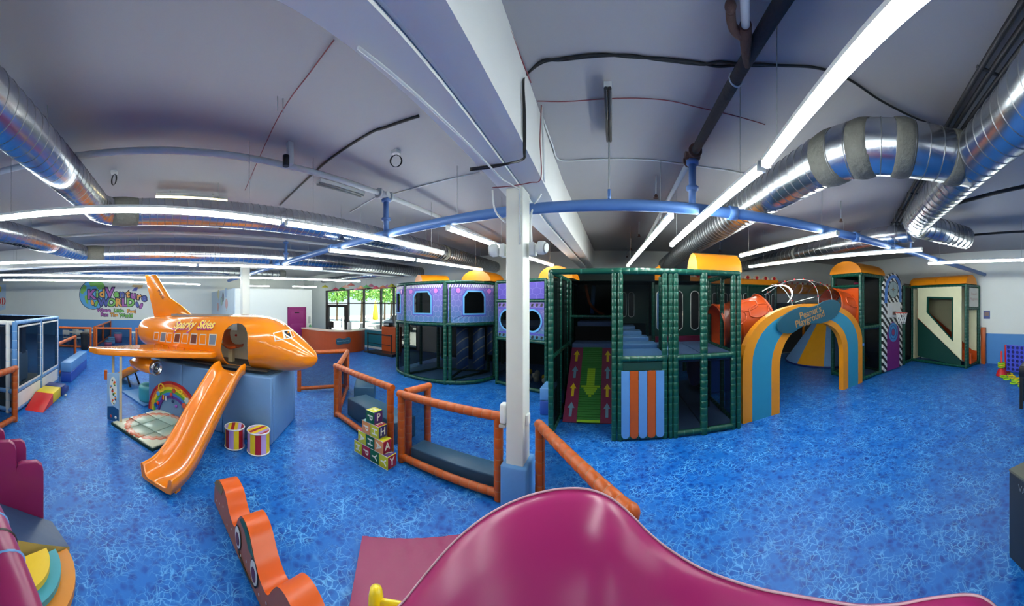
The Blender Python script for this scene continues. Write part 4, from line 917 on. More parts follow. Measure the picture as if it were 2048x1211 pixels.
LM = {k: mat('mural_' + k, c, .6, var=.03) for k, c in LC.items()}
wx = (wl_(220, 600) - wl_(219, 600)).normalized()
def letter(ch, x, y, hgt, k, tilt=0., fat=.046, o_=.012):
    pxs = hgt / 12.05; c = wl_(*q12(x, y), o_); sz = pxs / F * 21.6 * 1.38
    xa2 = (wx * cos(tilt) + UP * -sin(tilt)); ya2 = (UP * cos(tilt) + wx * sin(tilt))
    text('mural_letter', ch, sz, c, xa2, ya2, ol, mu, .003, fat * 1.9); text('mural_letter', ch, sz, c + V((.006, 0, 0)), xa2, ya2, LM[k], mu, .004, fat * .7)
for ch, x, y, h_, k in (('K', 515, 535, 230, 'p'), ('i', 655, 515, 175, 'g'), ('d', 775, 505, 190, 'o'), ('V', 955, 490, 240, 'p'), ('e', 1115, 510, 175, 'g'), ('n', 1255, 515, 175, 'b'), ('t', 1395, 520, 170, 'o'), ('u', 1525, 545, 165, 'p'), ('r', 1660, 575, 160, 'o'), ('e', 1790, 605, 170, 'b')): letter(ch, x, y, h_, k, .08 if x > 1300 else 0)
for ch, x, k in (('W', 810, 'b'), ('O', 995, 'g'), ('R', 1165, 'o'), ('L', 1310, 'p'), ('D', 1455, 'g')): letter(ch, x, 725, 185, k)
for ch, x, y, k in (('Where', 815, 905, 'p'), ('Little', 1175, 915, 'g'), ('Feet', 1480, 930, 'o'), ('Run', 830, 1010, 'p'), ('The', 1060, 1015, 'o'), ('World', 1350, 1035, 'g')): letter(ch, x, y, 85, k, .02, .02)
for x, y, k, a in ((540, 720, 'o', -.3), (630, 745, 'g', .4), (1620, 770, 'b', -.3), (1715, 800, 'p', .4)):
    for f_, m_, o_ in ((1.25, ol, .012), (1, LM[k], .018)): wpoly([(x + f_ * (34 * cos(i * pi / 8) * cos(a) - 68 * sin(i * pi / 8) * sin(a)), y + f_ * (34 * cos(i * pi / 8) * sin(a) + 68 * sin(i * pi / 8) * cos(a))) for i in range(16)], m_, 'footprint', o_)
wpoly([(1475, 330), (1520, 290), (1760, 300), (1740, 370), (1640, 390), (1560, 350)], mat('mural_tan', (214, 180, 130), .6), 'small_aircraft', .012); wpoly([(1490, 440), (1560, 355), (1640, 350), (1610, 440)], LM['b'], 'small_aircraft_wing', .013)
# balloon decals
def balloon(c, ux, nrm, r, cols, par):
    for k in range(5):
        a, b = -1 + .4 * k, -.6 + .4 * k; pts = [(r * a * sin(pi * i / 10), r * cos(pi * i / 10)) for i in range(11)] + [(r * b * sin(pi * i / 10), r * cos(pi * i / 10)) for i in range(10, -1, -1)]
        MB().prism([V(c) + V(ux) * x + UP * (z * 1.12) for x, z in pts], V(nrm) * .003).build('balloon_stripe', cols[k % 2], par)
    MB().prism([V(c) + V(ux) * x + UP * z for x, z in ((-.12 * r, -1.55 * r), (.12 * r, -1.55 * r), (.15 * r, -1.3 * r), (-.15 * r, -1.3 * r))], V(nrm) * .003).build('balloon_basket', MATS['mural_tan'], par)
bm = thing('balloon_mural', (-17.5, 4.16, 1.4), 'striped hot air balloon decals on the pale office side wall', 'mural')
for px, py, r, c in ((437, 588, 5, (226, 206, 90)), (452, 585, 5.5, (70, 150, 210)), (446, 594, 5.5, (54, 50, 84)), (443, 602, 5, (80, 160, 120)), (453, 607, 5.5, (208, 70, 60)), (436, 613, 4.5, (208, 100, 60))):
    c0 = PY(px, py, 4.165); balloon(c0, (1, 0, 0), (0, -1, 0), r / F * c0.length * 1.6, [mat('bal%d_%d_%d' % c, c, .5, var=0), WVINYL], bm)
bm2 = thing('balloon_mural', wl_(4, 600), 'red striped hot air balloon mural at the left picture edge', 'mural')
MB().prism([wl_(-8, 570), wl_(12, 568), wl_(11, 618), wl_(-8, 622)], (.003, 0, 0)).build('mural_sky', mat('mural_sky', (190, 214, 236), .6), bm2)
balloon(wl_(5, 602, .005), wx, (1, 0, 0), .3, [RED, WVINYL], bm2); balloon(wl_(-3, 578, .005), wx, (1, 0, 0), .28, [YEL, SKYB], bm2)
# ================================================================ green play castle in the middle
def barrel(c, ax, L, r, rz, m, par, nm='roof', n=16):
    c = V(c); ax = V(ax).normalized(); lt = V((-ax.y, ax.x, 0))
    o = [c + lt * (r * cos(pi * i / n)) + UP * (rz * sin(pi * i / n)) for i in range(n + 1)]
    mb = MB(); q = [p + ax * L for p in o]; k = len(o)
    mb.add(o, [list(range(k))[::-1] if True else 0]); mb.add(q, [list(range(k))])
    mb.add(o + q, [(i, i + 1, k + i + 1, k + i) for i in range(k - 1)], 0, True); mb.add([o[0], o[-1], q[-1], q[0]], [(0, 1, 2, 3)])
    return mb.build(nm, m, par)
def post(par, x, y, z0, z1, r=.05, m=(GREEN, TIE_G), seg=.13, nm='post'): return pad(MB(), (x, y, z0), (x, y, z1), r, seg).build(nm, list(m), par)
def rail(par, a, b, r=.05, m=(GREEN, TIE_G), nm='rail', seg=.16): return pad(MB(), a, b, r, seg).build(nm, list(m), par)
def net(par, a, b, z0, z1, m=None, nm='net'): return MB().poly([(a[0], a[1], z0), (b[0], b[1], z0), (b[0], b[1], z1), (a[0], a[1], z1)]).build(nm, m or NET, par)
def oval_ring(par, c, ux, rx, rz, m=WVINYL, r=.012, nm='oval_trim'):
    c = V(c); ux = V(ux); pts = []
    for i in range(24): a = 2 * pi * i / 24; pts.append(c + ux * (rx * cos(a)) + UP * ((rz - rx) * (1 if sin(a) > 1e-6 else -1 if sin(a) < -1e-6 else 0) + rx * sin(a)))
    return MB().tube(pts + [pts[0]], r, 6).build(nm, m, par)
gy, gz, gm = 5.3, 3.08, 1.48
pc = thing('play_castle', (.6, gy, 0), 'dark green padded two-storey play structure in the centre', 'play structure')
for x, r in ((-1.15, .05), (.02, .05), (.13, .055), (.95, .055), (1.06, .045), (1.16, .055), (1.71, .075), (2.32, .055), (2.44, .05)): post(pc, x, gy, 0, gz, r)
rail(pc, (-1.15, gy, gz), (.02, gy, gz), .055, seg=.6); rail(pc, (.0, gy, gz), (1.05, gy, gz), .06); rail(pc, (1.05, gy, gz), (2.46, gy, gz), .06)
for z in (gm, .07): rail(pc, (.13, gy, z), (.95, gy, z), .055); rail(pc, (1.16, gy, z), (2.32, gy, z), .055)
for y in (6.2, 7.1, 8.1, 9.0): post(pc, -1.15, y, 0, gz); post(pc, 2.44, y, 0, gz)
for z in (.07, gm, gz): rail(pc, (-1.15, gy, z), (-1.15, 9.0, z)); rail(pc, (2.44, gy, z), (2.44, 9.0, z))
for y in (6.4, 7.6, 9.0):
    for x in (.06, 1.06): post(pc, x, y, 0, gz)
BLK = netmat('castle_dark_net', (16, 26, 26), .9, .4)
net(pc, (-1.13, gy), (-1.13, 9), .1, gz, BLK); net(pc, (2.43, gy), (2.43, 6.0), .1, gz); net(pc, (-1.15, 9), (1.06, 9), .1, gz + .42, BLK); net(pc, (1.06, 9), (2.44, 9), gm, gz + .35, BLK); net(pc, (2.43, 7.2), (2.43, 9), .1, gz, NETD)  # the nets across the back are added to keep the castle interior dark
net(pc, (.08, 5.35), (.08, 9), .1, gz, BLK)
net(pc, (.13, gy), (.95, gy), gm, gz); net(pc, (1.16, gy), (2.32, gy), gm, gz); net(pc, (1.16, gy), (2.32, gy), .1, gm)
MB().bb((1.08, 5.36, gm - .1), (1.74, 7.6, gm)).build('deck', DECK, pc); MB().bb((1.77, 5.36, gm - .1), (2.4, 7.6, gm)).build('deck', DECK, pc); MB().bb((.12, 5.36, gm - .1), (1.02, 6.5, gm)).build('deck', SKYB, pc)
for k in range(4): MB().bb((.12, 6.5 + k * .6, gm - .1), (1.0 - .12 * k, 7.1 + k * .6, gm + .09 * (k + 1))).build('step', SKYB, pc, .02)
MB().bb((1.08, 5.4, .01), (1.74, 8.9, .06)).build('floor_mat', DECK, pc); MB().bb((1.77, 5.4, .01), (2.4, 8.9, .06)).build('floor_mat', DECK, pc); MB().bb((-1.1, 7.5, .01), (1.02, 8.9, .06)).build('floor_mat', DECK, pc)
PW = vinyl('panel_wine', (122, 26, 66))
def ovalpanel(par, a, b, z0, z1, ovals, m=DGREEN, border=True):
    a, b = V((a[0], a[1], 0)), V((b[0], b[1], 0)); u = (b - a).normalized(); nrm = V((u.y, -u.x, 0)); L = (b - a).length
    MB().prism([a + UP * z0, b + UP * z0, b + UP * z1, a + UP * z1], -nrm * .03).build('panel', m, par)
    for x, zc, rx, rz, inn in ovals:
        c = a + u * x + UP * zc + nrm * .006
        pts = [c + u * (rx * cos(t_)) + UP * ((rz - rx) * (1 if sin(t_) > 0 else -1) + rx * sin(t_)) for t_ in [2 * pi * i / 24 for i in range(24)]]
        MB().prism(pts, nrm * .004).build('oval_window', inn, par); oval_ring(par, c + nrm * .006, u, rx, rz)  # openings are not cut: the dark plates imitate the shade inside them
ovalpanel(pc, (.1, 8.95), (1.05, 8.95), gm + .4, gz, [(.22, 2.45, .09, .38, BLACK), (.46, 2.45, .09, .38, BLACK)])
ovalpanel(pc, (1.1, 7.55), (2.4, 7.55), gm, gz - .1, [(.15, 2.3, .11, .52, mat('blue_roller', (70, 122, 190), .4)), (.62, 2.3, .12, .52, DARK), (1.08, 2.3, .12, .52, DARK)])
MB().bb((1.1, 7.5, gm), (2.4, 7.53, gm + .15)).build('kick_pad', PW, pc)
# lower storey furniture
MB().lathe((1.9, 6.6, 0), [(.02, 1.4), (.16, 1.3), (.2, .95), (.12, .6), (.03, .55)], 16).build('punch_bag', vinyl('bag_mauve', (86, 56, 92)), pc)
for x in (1.35, 2.15): MB().bb((x - .09, 6.5, .05), (x + .09, 6.7, gm - .1)).build('foam_post', DARK, pc)
# strip curtain
MB().bb((.14, gy - .02, 1.27), (.94, gy + .03, 1.42)).build('curtain_header', DGREEN, pc)
for k in range(5):
    x0 = .15 + k * .158; w_ = .15; pts = [(x0, 1.27), (x0, .12)] + [(x0 + w_ / 2 - w_ / 2 * cos(pi * i / 6), .12 - .07 * sin(pi * i / 6)) for i in range(1, 6)] + [(x0 + w_, .12), (x0 + w_, 1.27)]
    MB().prism([V((x, gy - .06, z)) for x, z in pts], (0, .012, 0)).build('curtain_strip', SKYB if k % 2 == 0 else ORANGE, pc)
# climbing ramp
r0, r1 = V((0, 6.0, .02)), V((0, 7.42, 1.36)); rd = (r1 - r0); rn = V((0, -rd.z, rd.y)).normalized()
rp_ = lambda x, t_, o=0.: V((x, 0, 0)) + r0 + rd * t_ + rn * o
def rslab(x0, x1, m, nm, th=.05): return MB().prism([rp_(x0, 0), rp_(x1, 0), rp_(x1, 1), rp_(x0, 1)], rn * -th).build(nm, m, pc)
rslab(-1.05, -.76, PW, 'ramp_side'); rslab(-.27, .01, PW, 'ramp_side'); rslab(-.76, -.27, mat('ramp_base', (20, 60, 20), .6), 'ramp_base', .06)
GR1, LIME = vinyl('ridge_green', (34, 122, 36), .5), vinyl('ridge_lime', (152, 206, 24), .5)
nR = 34
for k in range(nR):
    t_ = (k + .5) / nR; mb = MB(); xs = [-.755 + .485 * i / 16 for i in range(17)]
    row = 1 - t_
    for i in range(16):
        xc = ((xs[i] + xs[i + 1]) / 2 + .515) / .24
        lime = (abs(xc) < .36 and .45 < t_ < .69) or (.28 < t_ <= .45 and abs(xc) < (t_ - .28) / .17 * .98) or t_ < .03
        a, b = rp_(xs[i], t_ - .5 / nR + .003), rp_(xs[i + 1], t_ + .5 / nR - .003)
        mb.prism([rp_(xs[i], t_ - .42 / nR), rp_(xs[i + 1], t_ - .42 / nR), rp_(xs[i + 1], t_ + .42 / nR), rp_(xs[i], t_ + .42 / nR)], rn * .022, 1 if lime else 0)
    mb.build('ramp_ridge', [GR1, LIME], pc)
ARY, ARB = vinyl('arrow_yellow', (228, 196, 24)), vinyl('arrow_blue', (104, 150, 176))
for xc in (-.905, -.13):
    for k in range(4):
        t_ = .06 + k * .24; s = .075
        pts = [(-.4, 0), (.4, 0), (.4, .1), (1, .1), (0, .17), (-1, .1), (-.4, .1)]
        MB().prism([rp_(xc + x * s, t_ + y, .001) for x, y in pts], rn * .006).build('arrow', ARB if k % 2 == 0 else ARY, pc)
MB().bb((-1.05, 7.44, 1.24), (.0, 8.1, 1.46)).build('landing', DECK, pc, .02); MB().bb((-1.0, 8.15, 1.8), (.0, 8.9, 1.98)).build('landing', DECK, pc, .02)
MB().bb((-1.05, 8.08, .1), (0, 8.1, 1.85)).build('riser_panel', DARK, pc)
rail(pc, (-1.1, 7.45, 2.15), (.02, 7.45, 2.15), .04); post(pc, -1.1, 7.45, 1.4, gz, .04); net(pc, (-1.1, 7.5), (.02, 7.5), 2.15, gz, NETD); MB().bb((-1.1, 7.42, gz - .02), (2.4, 9, gz)).build('ceiling_net', BLK, pc)
MB().tube(smoothpath([(-.75, 8.0, 3.0), (-.7, 8.0, 2.7), (-.62, 8.0, 2.45), (-.4, 7.9, 2.25), (-.25, 7.8, 2.2)], 5), .04, 8).build('hanging_rope', ORANGE, pc)
MB().tube([(-.55, 8.3, 3.0), (-.6, 8.3, 2.2)], .06, 8).build('hanging_roller', BASEB, pc)
barrel((1.62, 5.82, gz + .05), (1, 0, 0), .95, .40, .40, YELLOW, pc)
# yellow crest at the back
cr = MB(); 
for k in range(6): cr.prism([V((1.3, 8.2 + k * .14, gz)), V((1.3, 8.33 + k * .14, gz)), V((1.3, 8.33 + k * .14, gz + .42)), V((1.3, 8.265 + k * .14, gz + .5)), V((1.3, 8.2 + k * .14, gz + .42))], (.05, 0, 0))
cr.build('roof_crest', YELLOW, pc)

# ================================================================ purple toddler tower
def purple_mat(name, top, bot, z0, z1, hexc):
    m = bpy.data.materials.new(name); m.use_nodes = True; nt = m.node_tree; N = nt.nodes.new; L = nt.links; b = nt.nodes['Principled BSDF']; b.inputs['Roughness'].default_value = .45
    tc = N('ShaderNodeTexCoord'); sp = N('ShaderNodeSeparateXYZ'); L.new(tc.outputs['Object'], sp.inputs[0])
    mr = N('ShaderNodeMapRange'); mr.inputs[1].default_value = z0; mr.inputs[2].default_value = z1; L.new(sp.outputs[2], mr.inputs[0])
    mx = N('ShaderNodeMix'); mx.data_type = 'RGBA'; mx.inputs['A'].default_value = lin(bot); mx.inputs['B'].default_value = lin(top); L.new(mr.outputs[0], mx.inputs['Factor'])
    cb = N('ShaderNodeCombineXYZ'); ad = N('ShaderNodeMath'); ad.operation = 'MULTIPLY_ADD'; ad.inputs[1].default_value = .75; L.new(sp.outputs[1], ad.inputs[0]); L.new(sp.outputs[0], ad.inputs[2]); L.new(ad.outputs[0], cb.inputs[0]); L.new(sp.outputs[2], cb.inputs[1])
    sc = N('ShaderNodeVectorMath'); sc.operation = 'SCALE'; sc.inputs['Scale'].default_value = 5.2; L.new(cb.outputs[0], sc.inputs[0])
    def wrap(src, off):
        s_ = N('ShaderNodeVectorMath'); s_.operation = 'SUBTRACT'; s_.inputs[1].default_value = off; L.new(src, s_.inputs[0])
        w_ = N('ShaderNodeVectorMath'); w_.operation = 'WRAP'; w_.inputs[1].default_value = (.5, .866, 1); w_.inputs[2].default_value = (-.5, -.866, -1); L.new(s_.outputs[0], w_.inputs[0])
        l_ = N('ShaderNodeVectorMath'); l_.operation = 'LENGTH'; L.new(w_.outputs[0], l_.inputs[0]); return w_, l_
    wa, la = wrap(sc.outputs[0], (0, 0, 0)); wb_, lb = wrap(sc.outputs[0], (.5, .866, 0))
    lt = N('ShaderNodeMath'); lt.operation = 'LESS_THAN'; L.new(la.outputs['Value'], lt.inputs[0]); L.new(lb.outputs['Value'], lt.inputs[1])
    mv = N('ShaderNodeMix'); mv.data_type = 'VECTOR'; L.new(lt.outputs[0], mv.inputs['Factor']); L.new(wb_.outputs[0], mv.inputs[4]); L.new(wa.outputs[0], mv.inputs[5])
    ab = N('ShaderNodeVectorMath'); ab.operation = 'ABSOLUTE'; L.new(mv.outputs[1], ab.inputs[0])
    dt = N('ShaderNodeVectorMath'); dt.operation = 'DOT_PRODUCT'; dt.inputs[1].default_value = (.5, .866, 0); L.new(ab.outputs[0], dt.inputs[0]); sx = N('ShaderNodeSeparateXYZ'); L.new(ab.outputs[0], sx.inputs[0])
    mxx = N('ShaderNodeMath'); mxx.operation = 'MAXIMUM'; L.new(dt.outputs['Value'], mxx.inputs[0]); L.new(sx.outputs[0], mxx.inputs[1])
    r = N('ShaderNodeMapRange'); r.inputs[1].default_value = .44; r.inputs[2].default_value = .485; r.inputs[3].default_value = 0; r.inputs[4].default_value = .5; L.new(mxx.outputs[0], r.inputs[0])
    m2 = N('ShaderNodeMix'); m2.data_type = 'RGBA'; m2.inputs['B'].default_value = lin(hexc); L.new(r.outputs[0], m2.inputs['Factor']); L.new(mx.outputs['Result'], m2.inputs['A']); L.new(m2.outputs['Result'], b.inputs['Base Color'])
    MATS[name] = m; return m
LILG = purple_mat('lilac_gradient', (132, 104, 194), (66, 122, 172), 1.9, 3.0, (176, 166, 216)); VIO = purple_mat('violet_hex', (78, 54, 168), (80, 66, 178), 2.5, 3.2, (130, 112, 206)); LILG2 = purple_mat('lilac_gradient_low', (126, 98, 186), (56, 128, 150), 1.45, 2.5, (170, 160, 206))
EDGE = vinyl('window_edge', (96, 176, 226)); EDG2 = vinyl('window_edge_dark', (86, 82, 186)); PNK = vinyl('dot_pink', (214, 120, 206))
pt = thing('toddler_tower', (-5, 7.8, 0), 'purple panelled two-storey toddler play tower left of the column', 'play structure')
ptz, ptm = 3.14, 1.84
cor = [V((-7.35, 8.05, 0)), V((-6.5, 7.52, 0)), V((-4.88, 7.5, 0)), V((-3.82, 8.85, 0))]
for c in cor: post(pt, c.x, c.y, 0, ptz, .06)
post(pt, cor[1].x + .12, cor[1].y, 0, ptm, .06); post(pt, cor[2].x + .13, cor[2].y + .08, 0, ptz, .06)
for i in range(3):
    a, b = cor[i], cor[i + 1]; u = (b - a).normalized(); nrm = V((u.y, -u.x, 0)); L = (b - a).length; a2, b2 = a + u * .06, b - u * .06
    bul = (.1, .1, .3)[i]
    g = lambda x, z, o=0.: a + u * x + UP * z + nrm * (o + bul * 4 * max(0, x / L) * max(0, 1 - x / L))
    for z in (.07, ptm, ptz):
        mb = MB()
        for j in range(6): pad(mb, g(L * j / 6, z), g(L * (j + 1) / 6, z), .055)
        mb.build('rail', [GREEN, TIE_G], pt)
    MB().add([g(L * j / 6, z) for j in range(7) for z in (.1, ptm)], [(2 * j, 2 * j + 2, 2 * j + 3, 2 * j + 1) for j in range(6)]).build('net', NET, pt)
    z0, z1 = ptm + .06, ptz - .06; zc = (z0 + z1) / 2 + .02
    xc, hw, hh = L * .5, min(.34, L * .26), .33
    o8 = [(.07, z0), (xc, z0), (L - .07, z0), (L - .07, zc), (L - .07, z1), (xc, z1), (.07, z1), (.07, zc)]
    i8 = [(xc - hw, zc - hh), (xc, zc - hh), (xc + hw, zc - hh), (xc + hw, zc), (xc + hw * .72, zc + hh), (xc, zc + hh), (xc - hw * .72, zc + hh), (xc - hw, zc)]
    i8 = [(xc - hw, zc - hh), (xc, zc - hh), (xc + hw, zc - hh), (xc + hw, zc + hh * .55), (xc + hw * .68, zc + hh), (xc, zc + hh), (xc - hw * .68, zc + hh), (xc - hw, zc + hh * .55)]
    den = lambda L_: [(q0[0] + (q1[0] - q0[0]) * j / 4, q0[1] + (q1[1] - q0[1]) * j / 4) for q0, q1 in zip(L_, L_[1:] + L_[:1]) for j in range(4)]
    o8, i8 = den(o8), den(i8)
    pn = plate(MB(), [g(*p) for p in o8], [g(*p) for p in i8], nrm * .03).build('printed_panel', LILG, pt)
    grow = lambda k: [(xc + (x - xc) * k, zc + (z - zc) * k) for x, z in i8]
    plate(MB(), [g(*p, .032) for p in grow(1.22)], [g(*p, .032) for p in grow(1.12)], nrm * .004).build('window_edge', EDG2, pn); plate(MB(), [g(*p, .034) for p in grow(1.13)], [g(*p, .034) for p in grow(.99)], nrm * .008).build('window_edge', EDGE, pn)
    MB().poly([g(*p, .005) for p in i8]).build('window_net', NETD, pn)
    mb = MB(); k = max(4, int(L / .075))
    for j in range(k):
        x = .08 + (L - .16) * j / k; w_ = (L - .16) / k * .55
        mb.prism([g(x, z1 - .1, .031), g(x + w_, z1 - .1, .031), g(x + w_ + .03, z1 - .01, .031), g(x + .03, z1 - .01, .031)], nrm * .004)
    mb.build('striped_trim', WVINYL, pn, kind='stuff')
    for x in (.2 * L, .82 * L):
        MB().lathe(g(x, z1 - .2, .03), [(.095, 0), (.095, .006)], 18, 0, nrm).build('dot', EDG2, pn); MB().lathe(g(x, z1 - .2, .036), [(.075, 0), (.075, .006)], 18, 0, nrm).build('dot', PNK, pn)
# second section of the tower, behind the column
s0, s1 = V((-3.5, 8.3, 0)), V((-1.8, 7.72, 0)); u = (s1 - s0).normalized(); nrm = V((u.y, -u.x, 0)); L = (s1 - s0).length
for k in (0., .5, 1.): c = s0.lerp(s1, k); post(pt, c.x, c.y, 0, ptz, .055)
for z in (.07, 1.42, 2.56, ptz): rail(pt, s0 + UP * z, s1 + UP * z, .05)
g = lambda x, z, o=0.: s0 + u * x + UP * z + nrm * o
for h_ in (0, 1):
    x0, x1 = L * .5 * h_ + .06, L * .5 * (h_ + 1) - .06; xc = (x0 + x1) / 2; zc = 2.0
    MB().prism([g(x0, 2.62), g(x1, 2.62), g(x1, ptz - .05), g(x0, ptz - .05)], nrm * .02).build('printed_panel', VIO, pt)
    n = 24; sq = []; ci = []
    for i in range(n):
        a = 2 * pi * i / n; c_, s_ = cos(a), sin(a); k = 1 / max(abs(c_), abs(s_)); sq.append(g(xc + (x1 - x0) / 2 * c_ * k, zc + .52 * s_ * k)); ci.append(g(xc + .29 * c_, zc + .29 * s_))
    pn = plate(MB(), sq, ci, nrm * .02).build('printed_panel', LILG2, pt)
    for r0_, r1_, m_, o_ in ((.355, .32, EDG2, .022), (.33, .28, EDGE, .026)): plate(MB(), ellipse(g(xc, zc, o_), u, UP, r0_, r0_, 24), ellipse(g(xc, zc, o_), u, UP, r1_, r1_, 24), nrm * .006).build('window_edge', m_, pn)
    MB().poly(ellipse(g(xc, zc, .004), u, UP, .3, .3, 24)).build('window_net', NETD, pn)
    mb = MB()
    for z in (2.4, 1.5):
        for j in range(5): x = x0 + (x1 - x0) * (j + .2) / 5; mb.prism([g(x, z, .022), g(x + .07, z, .022), g(x + .09, z + .08, .022), g(x + .02, z + .08, .022)], nrm * .004)
    mb.build('striped_trim', BLACK, pn, kind='stuff')
    for z in (2.32, 1.6): MB().prism([g(x0, z, .022), g(x1, z, .022), g(x1, z + .05, .022), g(x0, z + .05, .022)], nrm * .004).build('violet_band', EDG2, pn)
    net(pt, g(x0, 0), g(x1, 0), .1, 1.4, NETD)
# inside of the tower
MB().prism([V((-6.9, 8.2, ptm - .1)), V((-6.4, 7.7, ptm - .1)), V((-4.95, 7.65, ptm - .1)), V((-3.95, 8.95, ptm - .1)), V((-2.0, 8.2, ptm - .1)), V((-2.0, 11, ptm - .1)), V((-6.9, 11, ptm - .1))], UP * .08).build('deck', DECK, pt)
MB().prism([V((-6.9, 8.2, .01)), V((-6.4, 7.68, .01)), V((-4.95, 7.65, .01)), V((-4.0, 8.95, .01)), V((-4.0, 10.8, .01)), V((-6.9, 10.8, .01))], UP * .05).build('floor_mat', SKYB, pt)
net(pt, (-7.3, 8.1), (-7.3, 11), .1, ptz, NETD); net(pt, (-7.3, 11), (-1.8, 11), .1, ptz, netmat('darkest_net', (8, 10, 12), .85, .5)); net(pt, (-1.75, 7.8), (-1.75, 11), .1, ptz, NETD)
for x, y in ((-6.1, 8.9), (-5.2, 9.0), (-4.3, 9.4), (-6.0, 10.2), (-7.3, 9.4), (-7.3, 11), (-4.4, 11), (-1.8, 11)): post(pt, x, y, 0, ptz if abs(x + 7.3) < .01 or y > 10.9 else ptm - .1, .06)
for a, b in (((-6.1, 8.9), (-6.45, 7.6)), ((-5.2, 9.0), (-4.9, 7.6)), ((-4.3, 9.4), (-4.9, 7.6)), ((-6.1, 8.9), (-4.3, 9.4))): rail(pt, (*a, .08), (*b, .08), .045, (DGREEN, GREEN))
def stripe_mat(name, a, b, sc, dirv, th=.5):
    m = bpy.data.materials.new(name); m.use_nodes = True; nt = m.node_tree; N = nt.nodes.new; L_ = nt.links; bb = nt.nodes['Principled BSDF']; bb.inputs['Roughness'].default_value = .45
    tc = N('ShaderNodeTexCoord'); dt = N('ShaderNodeVectorMath'); dt.operation = 'DOT_PRODUCT'; dt.inputs[1].default_value = V(dirv) * sc; L_.new(tc.outputs['Object'], dt.inputs[0])
    fr = N('ShaderNodeMath'); fr.operation = 'FRACT'; L_.new(dt.outputs['Value'], fr.inputs[0]); gt = N('ShaderNodeMath'); gt.operation = 'GREATER_THAN'; gt.inputs[1].default_value = th; L_.new(fr.outputs[0], gt.inputs[0])
    mx = N('ShaderNodeMix'); mx.data_type = 'RGBA'; mx.inputs['A'].default_value = lin(a); mx.inputs['B'].default_value = lin(b); L_.new(gt.outputs[0], mx.inputs['Factor']); L_.new(mx.outputs['Result'], bb.inputs['Base Color']); MATS[name] = m; return m
STR = stripe_mat('roller_stripes', (70, 104, 160), (176, 184, 178), 3.2, (.8, 0, -1), .86)
for x, y, z0 in ((-4.75, 8.35, .35), (-4.35, 8.75, .3), (-4.0, 9.15, .75)): MB().lathe((x, y, 0), [(.2, z0), (.2, ptm - .15)], 18).build('striped_roller', STR, pt)
for i in range(14): MB().ball((-3.2 + random.random() * 1.2, 8.35 + random.random() * .8, .1 + random.random() * .2), .09, 10, 6).build('pit_ball', [WVINYL, MATS['grey_plastic'], YEL][i % 3], pt)
barrel((-6.2, 7.85, ptz + .05), (.55, .83, 0), 1.0, .40, .28, YELLOW, pt); barrel((-4.25, 8.3, ptz + .05), (.1, 1, 0), .95, .56, .36, YELLOW, pt); barrel((-1.6, 7.95, ptz + .04), (.1, 1, 0), .9, .5, .36, YELLOW, pt)
tag(MB().bb((-1.62, 6.3, .003), (-1.28, 6.9, .32)).build('foam_block', vinyl('royal_vinyl2', (44, 84, 170)), None, .015), 'dark blue foam block at the foot of the castle left post', 'foam block')
tag(MB().bb((-1.62, 6.3, .325), (-1.28, 6.9, .6)).build('foam_block', SKYB, None, .015), 'light blue foam block on top of the dark blue one by the castle', 'foam block')

# ================================================================ arch
aa, ab = V((2.58, 5.5, 0)), V((6.92, 6.08, 0)); au = (ab - aa).normalized(); an_ = V((au.y, -au.x, 0)); AL = (ab - aa).length
def arch_curve(x0, zl, cx_, rx, rz, n=22):
    pts = [(x0, 0), (x0, zl * .5)] + [(cx_ - rx * math.copysign(abs(cos(pi * i / n)) ** .82, cos(pi * i / n)), zl + rz * abs(sin(pi * i / n)) ** .9) for i in range(n + 1)]
    return pts + [(2 * cx_ - x0, zl * .5), (2 * cx_ - x0, 0)]
oc = arch_curve(0, 1.2, AL / 2, AL / 2, 1.28); ic = arch_curve(1.0, 1.0, AL / 2, AL / 2 - 1.0, .98)
ar = thing('entrance_arch', (aa + ab) / 2, 'orange and teal padded entrance arch with a sign', 'arch')
lp = lambda k: [(o_[0] + (i_[0] - o_[0]) * k, o_[1] + (i_[1] - o_[1]) * k) for o_, i_ in zip(oc, ic)]
for k0, k1, m_ in ((0, .24, ARCHO), (.24, .76, TEAL), (.76, 1, ARCHO)):
    A_, B_ = lp(k0), lp(k1); mb = MB(); th = .16
    ring = lambda L_, o_: [aa + au * x + UP * z + an_ * o_ for x, z in L_]
    f0, f1, b0, b1_ = ring(A_, .08), ring(B_, .08), ring(A_, -.08), ring(B_, -.08); n = len(A_)
    for i in range(n - 1):
        mb.add([f0[i], f0[i + 1], f1[i + 1], f1[i]], [(0, 1, 2, 3)]); mb.add([b0[i], b1_[i], b1_[i + 1], b0[i + 1]], [(0, 1, 2, 3)])
        mb.add([f0[i], b0[i], b0[i + 1], f0[i + 1]], [(0, 1, 2, 3)], 0, True); mb.add([f1[i], f1[i + 1], b1_[i + 1], b1_[i]], [(0, 1, 2, 3)], 0, True)
    for e in (0, n - 1): mb.add([f0[e], f1[e], b1_[e], b0[e]], [(0, 1, 2, 3)])
    mb.build('arch_band', m_, ar)
sg = [(1330, 440), (1400, 448), (1448, 490), (1455, 540), (1420, 620), (1340, 690), (1200, 738), (1050, 745), (950, 790), (860, 850), (790, 868), (720, 860), (665, 830), (650, 790), (665, 720), (740, 640), (850, 570), (960, 530), (1060, 535), (1160, 510), (1250, 460)]
q5 = lambda x, y: PL(1450 + x / 6.372, 530 + y / 6.372, aa + an_ * .1, an_)
sgp = smoothpath([q5(*p) for p in sg] + [q5(*sg[0])], 3)[:-1]
sn_ = MB().prism(sgp, an_ * .05).build('arch_sign', PETROL, ar)
GOLD = mat('sign_gold', (168, 124, 74), .5)
